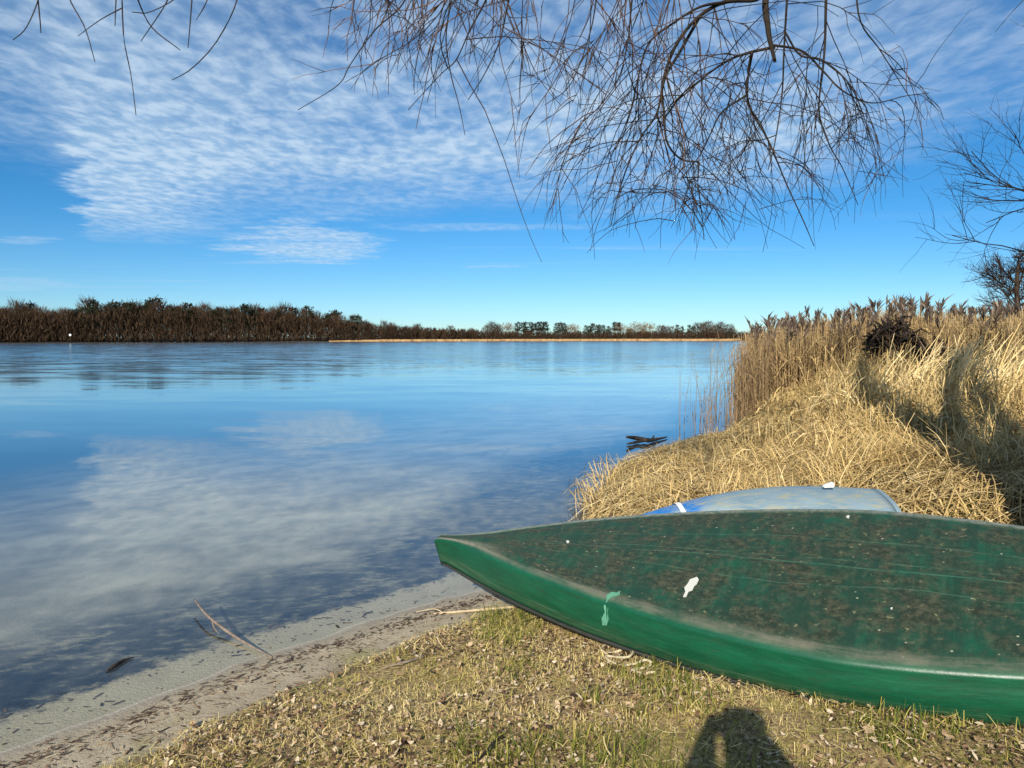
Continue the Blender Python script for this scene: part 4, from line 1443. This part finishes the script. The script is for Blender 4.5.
# white marker on the left far shore
p = at_y(70.5, 335, 226)
mk = empty('marker_post', (float(p[0]), 226, 0))
tag(mk, 'white round marker on a post in front of the far wood', 'marker')
capped_tube('post', [(0, 0, -.6), (0, 0, .6), (0, 0, float(p[2]))], [.07, .07, .07], m_dead, mk, 8, 8)
bm = bmesh.new()
bmesh.ops.create_uvsphere(bm, u_segments=16, v_segments=10, radius=.36)
for v in bm.verts: v.co = Vector((v.co.x, v.co.y * .3, v.co.z * .9))
me = bpy.data.meshes.new('disc')
bm.to_mesh(me)
bm.free()
me.materials.append(m_white)
ob = bpy.data.objects.new('disc', me)
COL.objects.link(ob)
ob.parent = mk
ob.location = (0, -.2, float(p[2]))

# ------------------------------------------------------------------ dark log in the reeds
root = empty('brush_heap', (0, 0, 0))
q = np.array([at_y(872, 350, 13.9), at_y(884, 331, 13.7), at_y(900, 331, 13.5), at_y(918, 346, 13.3), at_y(945, 362, 13.0), at_y(985, 385, 12.8)])
L0 = q[-1].copy()
root.location = L0
tag(root, 'dark heap of broken dead branches sticking up in the dry reeds', 'brush heap')
capped_tube('bough', resample(q, 18)[2:] - L0 + .05 * rng.normal(size=(16, 3)), [.03, .05, .055, .045, .03], m_dead, root, 8, 48, .2)
hp = Soup()
n = 460
A, T = pick(resample(q, 40), n, .05, .9)
A = A + rng.normal(size=(n, 3)) * np.array([.08, .1, .085]) + np.array([0, 0, -.07]) - L0
d = T * rng.normal(size=(n, 1)) + rng.normal(size=(n, 3)) * .7
d /= np.linalg.norm(d, axis=1, keepdims=True)
Lh = .15 + .4 * rng.random(n)
P = A[:, None] + d[:, None] * (Lh[:, None] * np.linspace(-.5, .5, 4)[None])[..., None] + .03 * rng.normal(size=(n, 4, 3))
hp.tubes(P, np.array([[.012, .018, .014, .006]]) * (.5 + rng.random((n, 1))), 4, np.clip(.35 + .25 * rng.normal(size=n), 0, 1))
hp.make('branches', m_twig, root)

# ------------------------------------------------------------------ driftwood and sticks
def stick(name, label, cat, px_pts, zs, radii, mat, extra=(), sides=7, lump=.15):
    pts = [at_z(u, v, z) for (u, v), z in zip(px_pts, zs)]
    c = np.mean(pts, axis=0)
    root = empty(name, c)
    tag(root, label, cat)
    capped_tube('stem', [a - c for a in pts], radii, mat, root, sides, len(pts) * 5, lump)
    for pp, zz_, rr_ in extra:
        capped_tube('side_branch', [at_z(u, v, z) - c for (u, v), z in zip(pp, zz_)], rr_, mat, root, 6, len(pp) * 4, lump)
    return root


stick('driftwood', 'dark forked driftwood floating on the open water left of the reeds', 'driftwood', [(627, 437), (636, 438), (646, 440), (653, 440), (667, 437)], [.10, .06, .05, .03, .02], [.018, .03, .032, .03, .008], m_dead,
      [([(646, 440), (637, 442), (627, 444)], [.04, .03, .02], [.025, .022, .012]), ([(652, 440), (654, 436)], [.03, .08], [.02, .012])])
stick('driftwood', 'dark waterlogged log at the foot of the thin standing reeds', 'driftwood', [(680, 444), (690, 442), (702, 436)], [.02, .03, .06], [.03, .05, .03], m_dead,
      [([(692, 441), (700, 446)], [.03, .0], [.03, .02])])
stick('fallen_branch', 'thin curved branch poking from the shallow water onto the sand', 'branch', [(194, 599), (206, 614), (224, 629), (246, 643), (272, 657)], [.055, .05, .03, .015, .008], [.004, .007, .0075, .006, .003], m_greywood,
      [([(212, 620), (214, 627), (219, 634)], [.035, .01, -.01], [.004, .004, .003])])
stick('dry_stick', 'pale dry stick lying on the sand below the canoe bow', 'stick', [(428, 614), (455, 612), (490, 609), (524, 606)], [.012, .03, .055, .075], [.004, .007, .008, .006], m_pale,
      [([(444, 613), (434, 609), (416, 612)], [.016, .03, .02], [.004, .003, .002])])
stick('sunken_twig', 'short dark twig floating in the shallows', 'twig', [(106, 671), (114, 666), (122, 661), (134, 657)], [.005, .008, .008, .004], [.003, .010, .008, .002], m_dead)
zb_ = lambda u, v: .12
stick('dry_stick', 'brown dry stick lying across the edge of the bank grass', 'stick', [(382, 668), (398, 664), (416, 659), (436, 652)], [.10, .115, .12, .11], [.003, .006, .006, .003], m_greywood)
stick('dry_stick', 'thin dark stick in the grass in front of the canoe', 'stick', [(470, 765), (482, 756), (492, 744), (503, 735)], [.19, .2, .205, .2], [.002, .004, .004, .002], m_dead)

# ------------------------------------------------------------------ rope by the gunwale
m_rope, N = material('cream rope')
N.out(N.bsdf(N.ramp(N.noise(None, 120, 3), [(.3, (.36, .29, .17)), (.7, (.62, .54, .36))]), .9, N.bump(N.noise(None, 250, 2), .5, .003)))
rp = [(622, 641), (609, 643), (602, 648), (606, 653), (616, 652), (626, 648), (633, 651), (628, 657), (615, 657), (606, 656), (610, 661), (622, 665), (634, 664), (645, 660), (651, 663), (645, 668), (633, 669), (641, 673), (655, 672)]
pts = []
for k, (u, v) in enumerate(rp):
    g0 = at_z(u, v, .19)
    z = float(height(g0[:1], g0[1:2])[0]) + .016 + (.012 if k in (5, 6, 7, 13, 14) else 0)
    pts.append(at_z(u, v, z))
rc = np.mean(pts, axis=0)
rope = capped_tube('rope', [a - rc for a in pts], [.0055, .0055], m_rope, None, 7, 120)
rope.location = rc
tag(rope, 'loose coil of cream rope on the grass against the canoe side', 'rope')

# ------------------------------------------------------------------ the person taking the picture (only the shadow is in view)
def skin_figure(name, chains, mat, sub=1):
    me = bpy.data.meshes.new(name)
    bm = bmesh.new()
    lay = bm.verts.layers.skin.verify()
    vs = {}
    for ch in chains:
        prev = None
        for key, co, r_ in ch:
            if key in vs:
                v = vs[key]
            else:
                v = bm.verts.new(co)
                v[lay].radius = (r_, r_)
                vs[key] = v
            if prev is not None and bm.edges.get((prev, v)) is None: bm.edges.new((prev, v))
            prev = v
    vs['pelvis'][lay].use_root = True
    bm.to_mesh(me)
    bm.free()
    me.materials.append(mat)
    ob = bpy.data.objects.new(name, me)
    COL.objects.link(ob)
    ob.modifiers.new('skin', 'SKIN').use_smooth_shade = True
    m_ = ob.modifiers.new('sub', 'SUBSURF')
    m_.levels = m_.render_levels = sub
    return ob


gz = float(height(np.array([0.0]), np.array([-.4]))[0])
m_cloth, N = material('dark clothing')
N.out(N.bsdf(N.ramp(N.noise(None, 20, 3), [(.3, (.02, .022, .03)), (.7, (.04, .042, .05))]), .9))
Hd = 1.80                                     # top of the head
J = lambda x, y, z: (x, y, z)
ch = [[('pelvis', J(-.03, -.32, gz + .84), .15), ('belly', J(-.03, -.32, gz + .98), .185), ('chest', J(-.03, -.32, gz + 1.16), .185), ('neckb', J(-.03, -.32, gz + 1.29), .075), ('neck', J(-.03, -.31, gz + 1.34), .055), ('head', J(-.03, -.30, gz + 1.40), .092), ('crown', J(-.03, -.30, gz + 1.48), .088)]]
for sgn in (-1, 1):
    k = str(sgn)
    ch.append([('pelvis', None, 0), ('hip' + k, J(sgn * .10, -.32, gz + .78), .10), ('knee' + k, J(sgn * .12, -.30, gz + .45), .062), ('ankle' + k, J(sgn * .12, -.34, gz + .08), .042), ('toe' + k, J(sgn * .14, -.16, gz + .035), .035)])
    ch.append([('chest', None, 0), ('sh' + k, J(sgn * .215, -.32, gz + 1.22), .078), ('elb' + k, J(sgn * .17, -.24, gz + 1.0), .085), ('wr' + k, J(sgn * .11, -.15, gz + 1.21), .05), ('palm' + k, J(sgn * .085, -.085, gz + 1.28), .03)])
    for f in range(4):
        zf = gz + 1.30 - .02 * f
        ch.append([('palm' + k, None, 0), ('f%d%s' % (f, k), J(sgn * .078, -.062 + .003 * f, zf), .0095), ('g%d%s' % (f, k), J(sgn * .072, -.036, zf), .0085), ('h%d%s' % (f, k), J(sgn * .05, -.03, zf - .002), .0075)])
    ch.append([('palm' + k, None, 0), ('th' + k, J(sgn * .06, -.085, gz + 1.30), .011), ('tt' + k, J(sgn * .035, -.07, gz + 1.305), .009)])
person = skin_figure('person', ch, m_cloth, 2)
tag(person, 'person holding up a phone, whose head and shoulders shadow falls on the grass', 'person')
m_phone, N = material('dark phone')
N.out(N.bsdf(N.ramp(N.noise(None, 5, 2), [(.3, (.01, .01, .012)), (.7, (.02, .02, .022))]), .2))
bm = bmesh.new()
bmesh.ops.create_cube(bm, size=1)
for v in bm.verts: v.co = Vector((v.co.x * .15, v.co.y * .009, v.co.z * .073))
bmesh.ops.bevel(bm, geom=bm.edges[:], offset=.004, segments=2, affect='EDGES')
me = bpy.data.meshes.new('phone')
bm.to_mesh(me)
bm.free()
me.materials.append(m_phone)
ob = bpy.data.objects.new('phone', me)
COL.objects.link(ob)
ob.location = (0, -.052, gz + 1.29)
tag(ob, 'phone held up in the hands of the person taking the picture', 'phone')
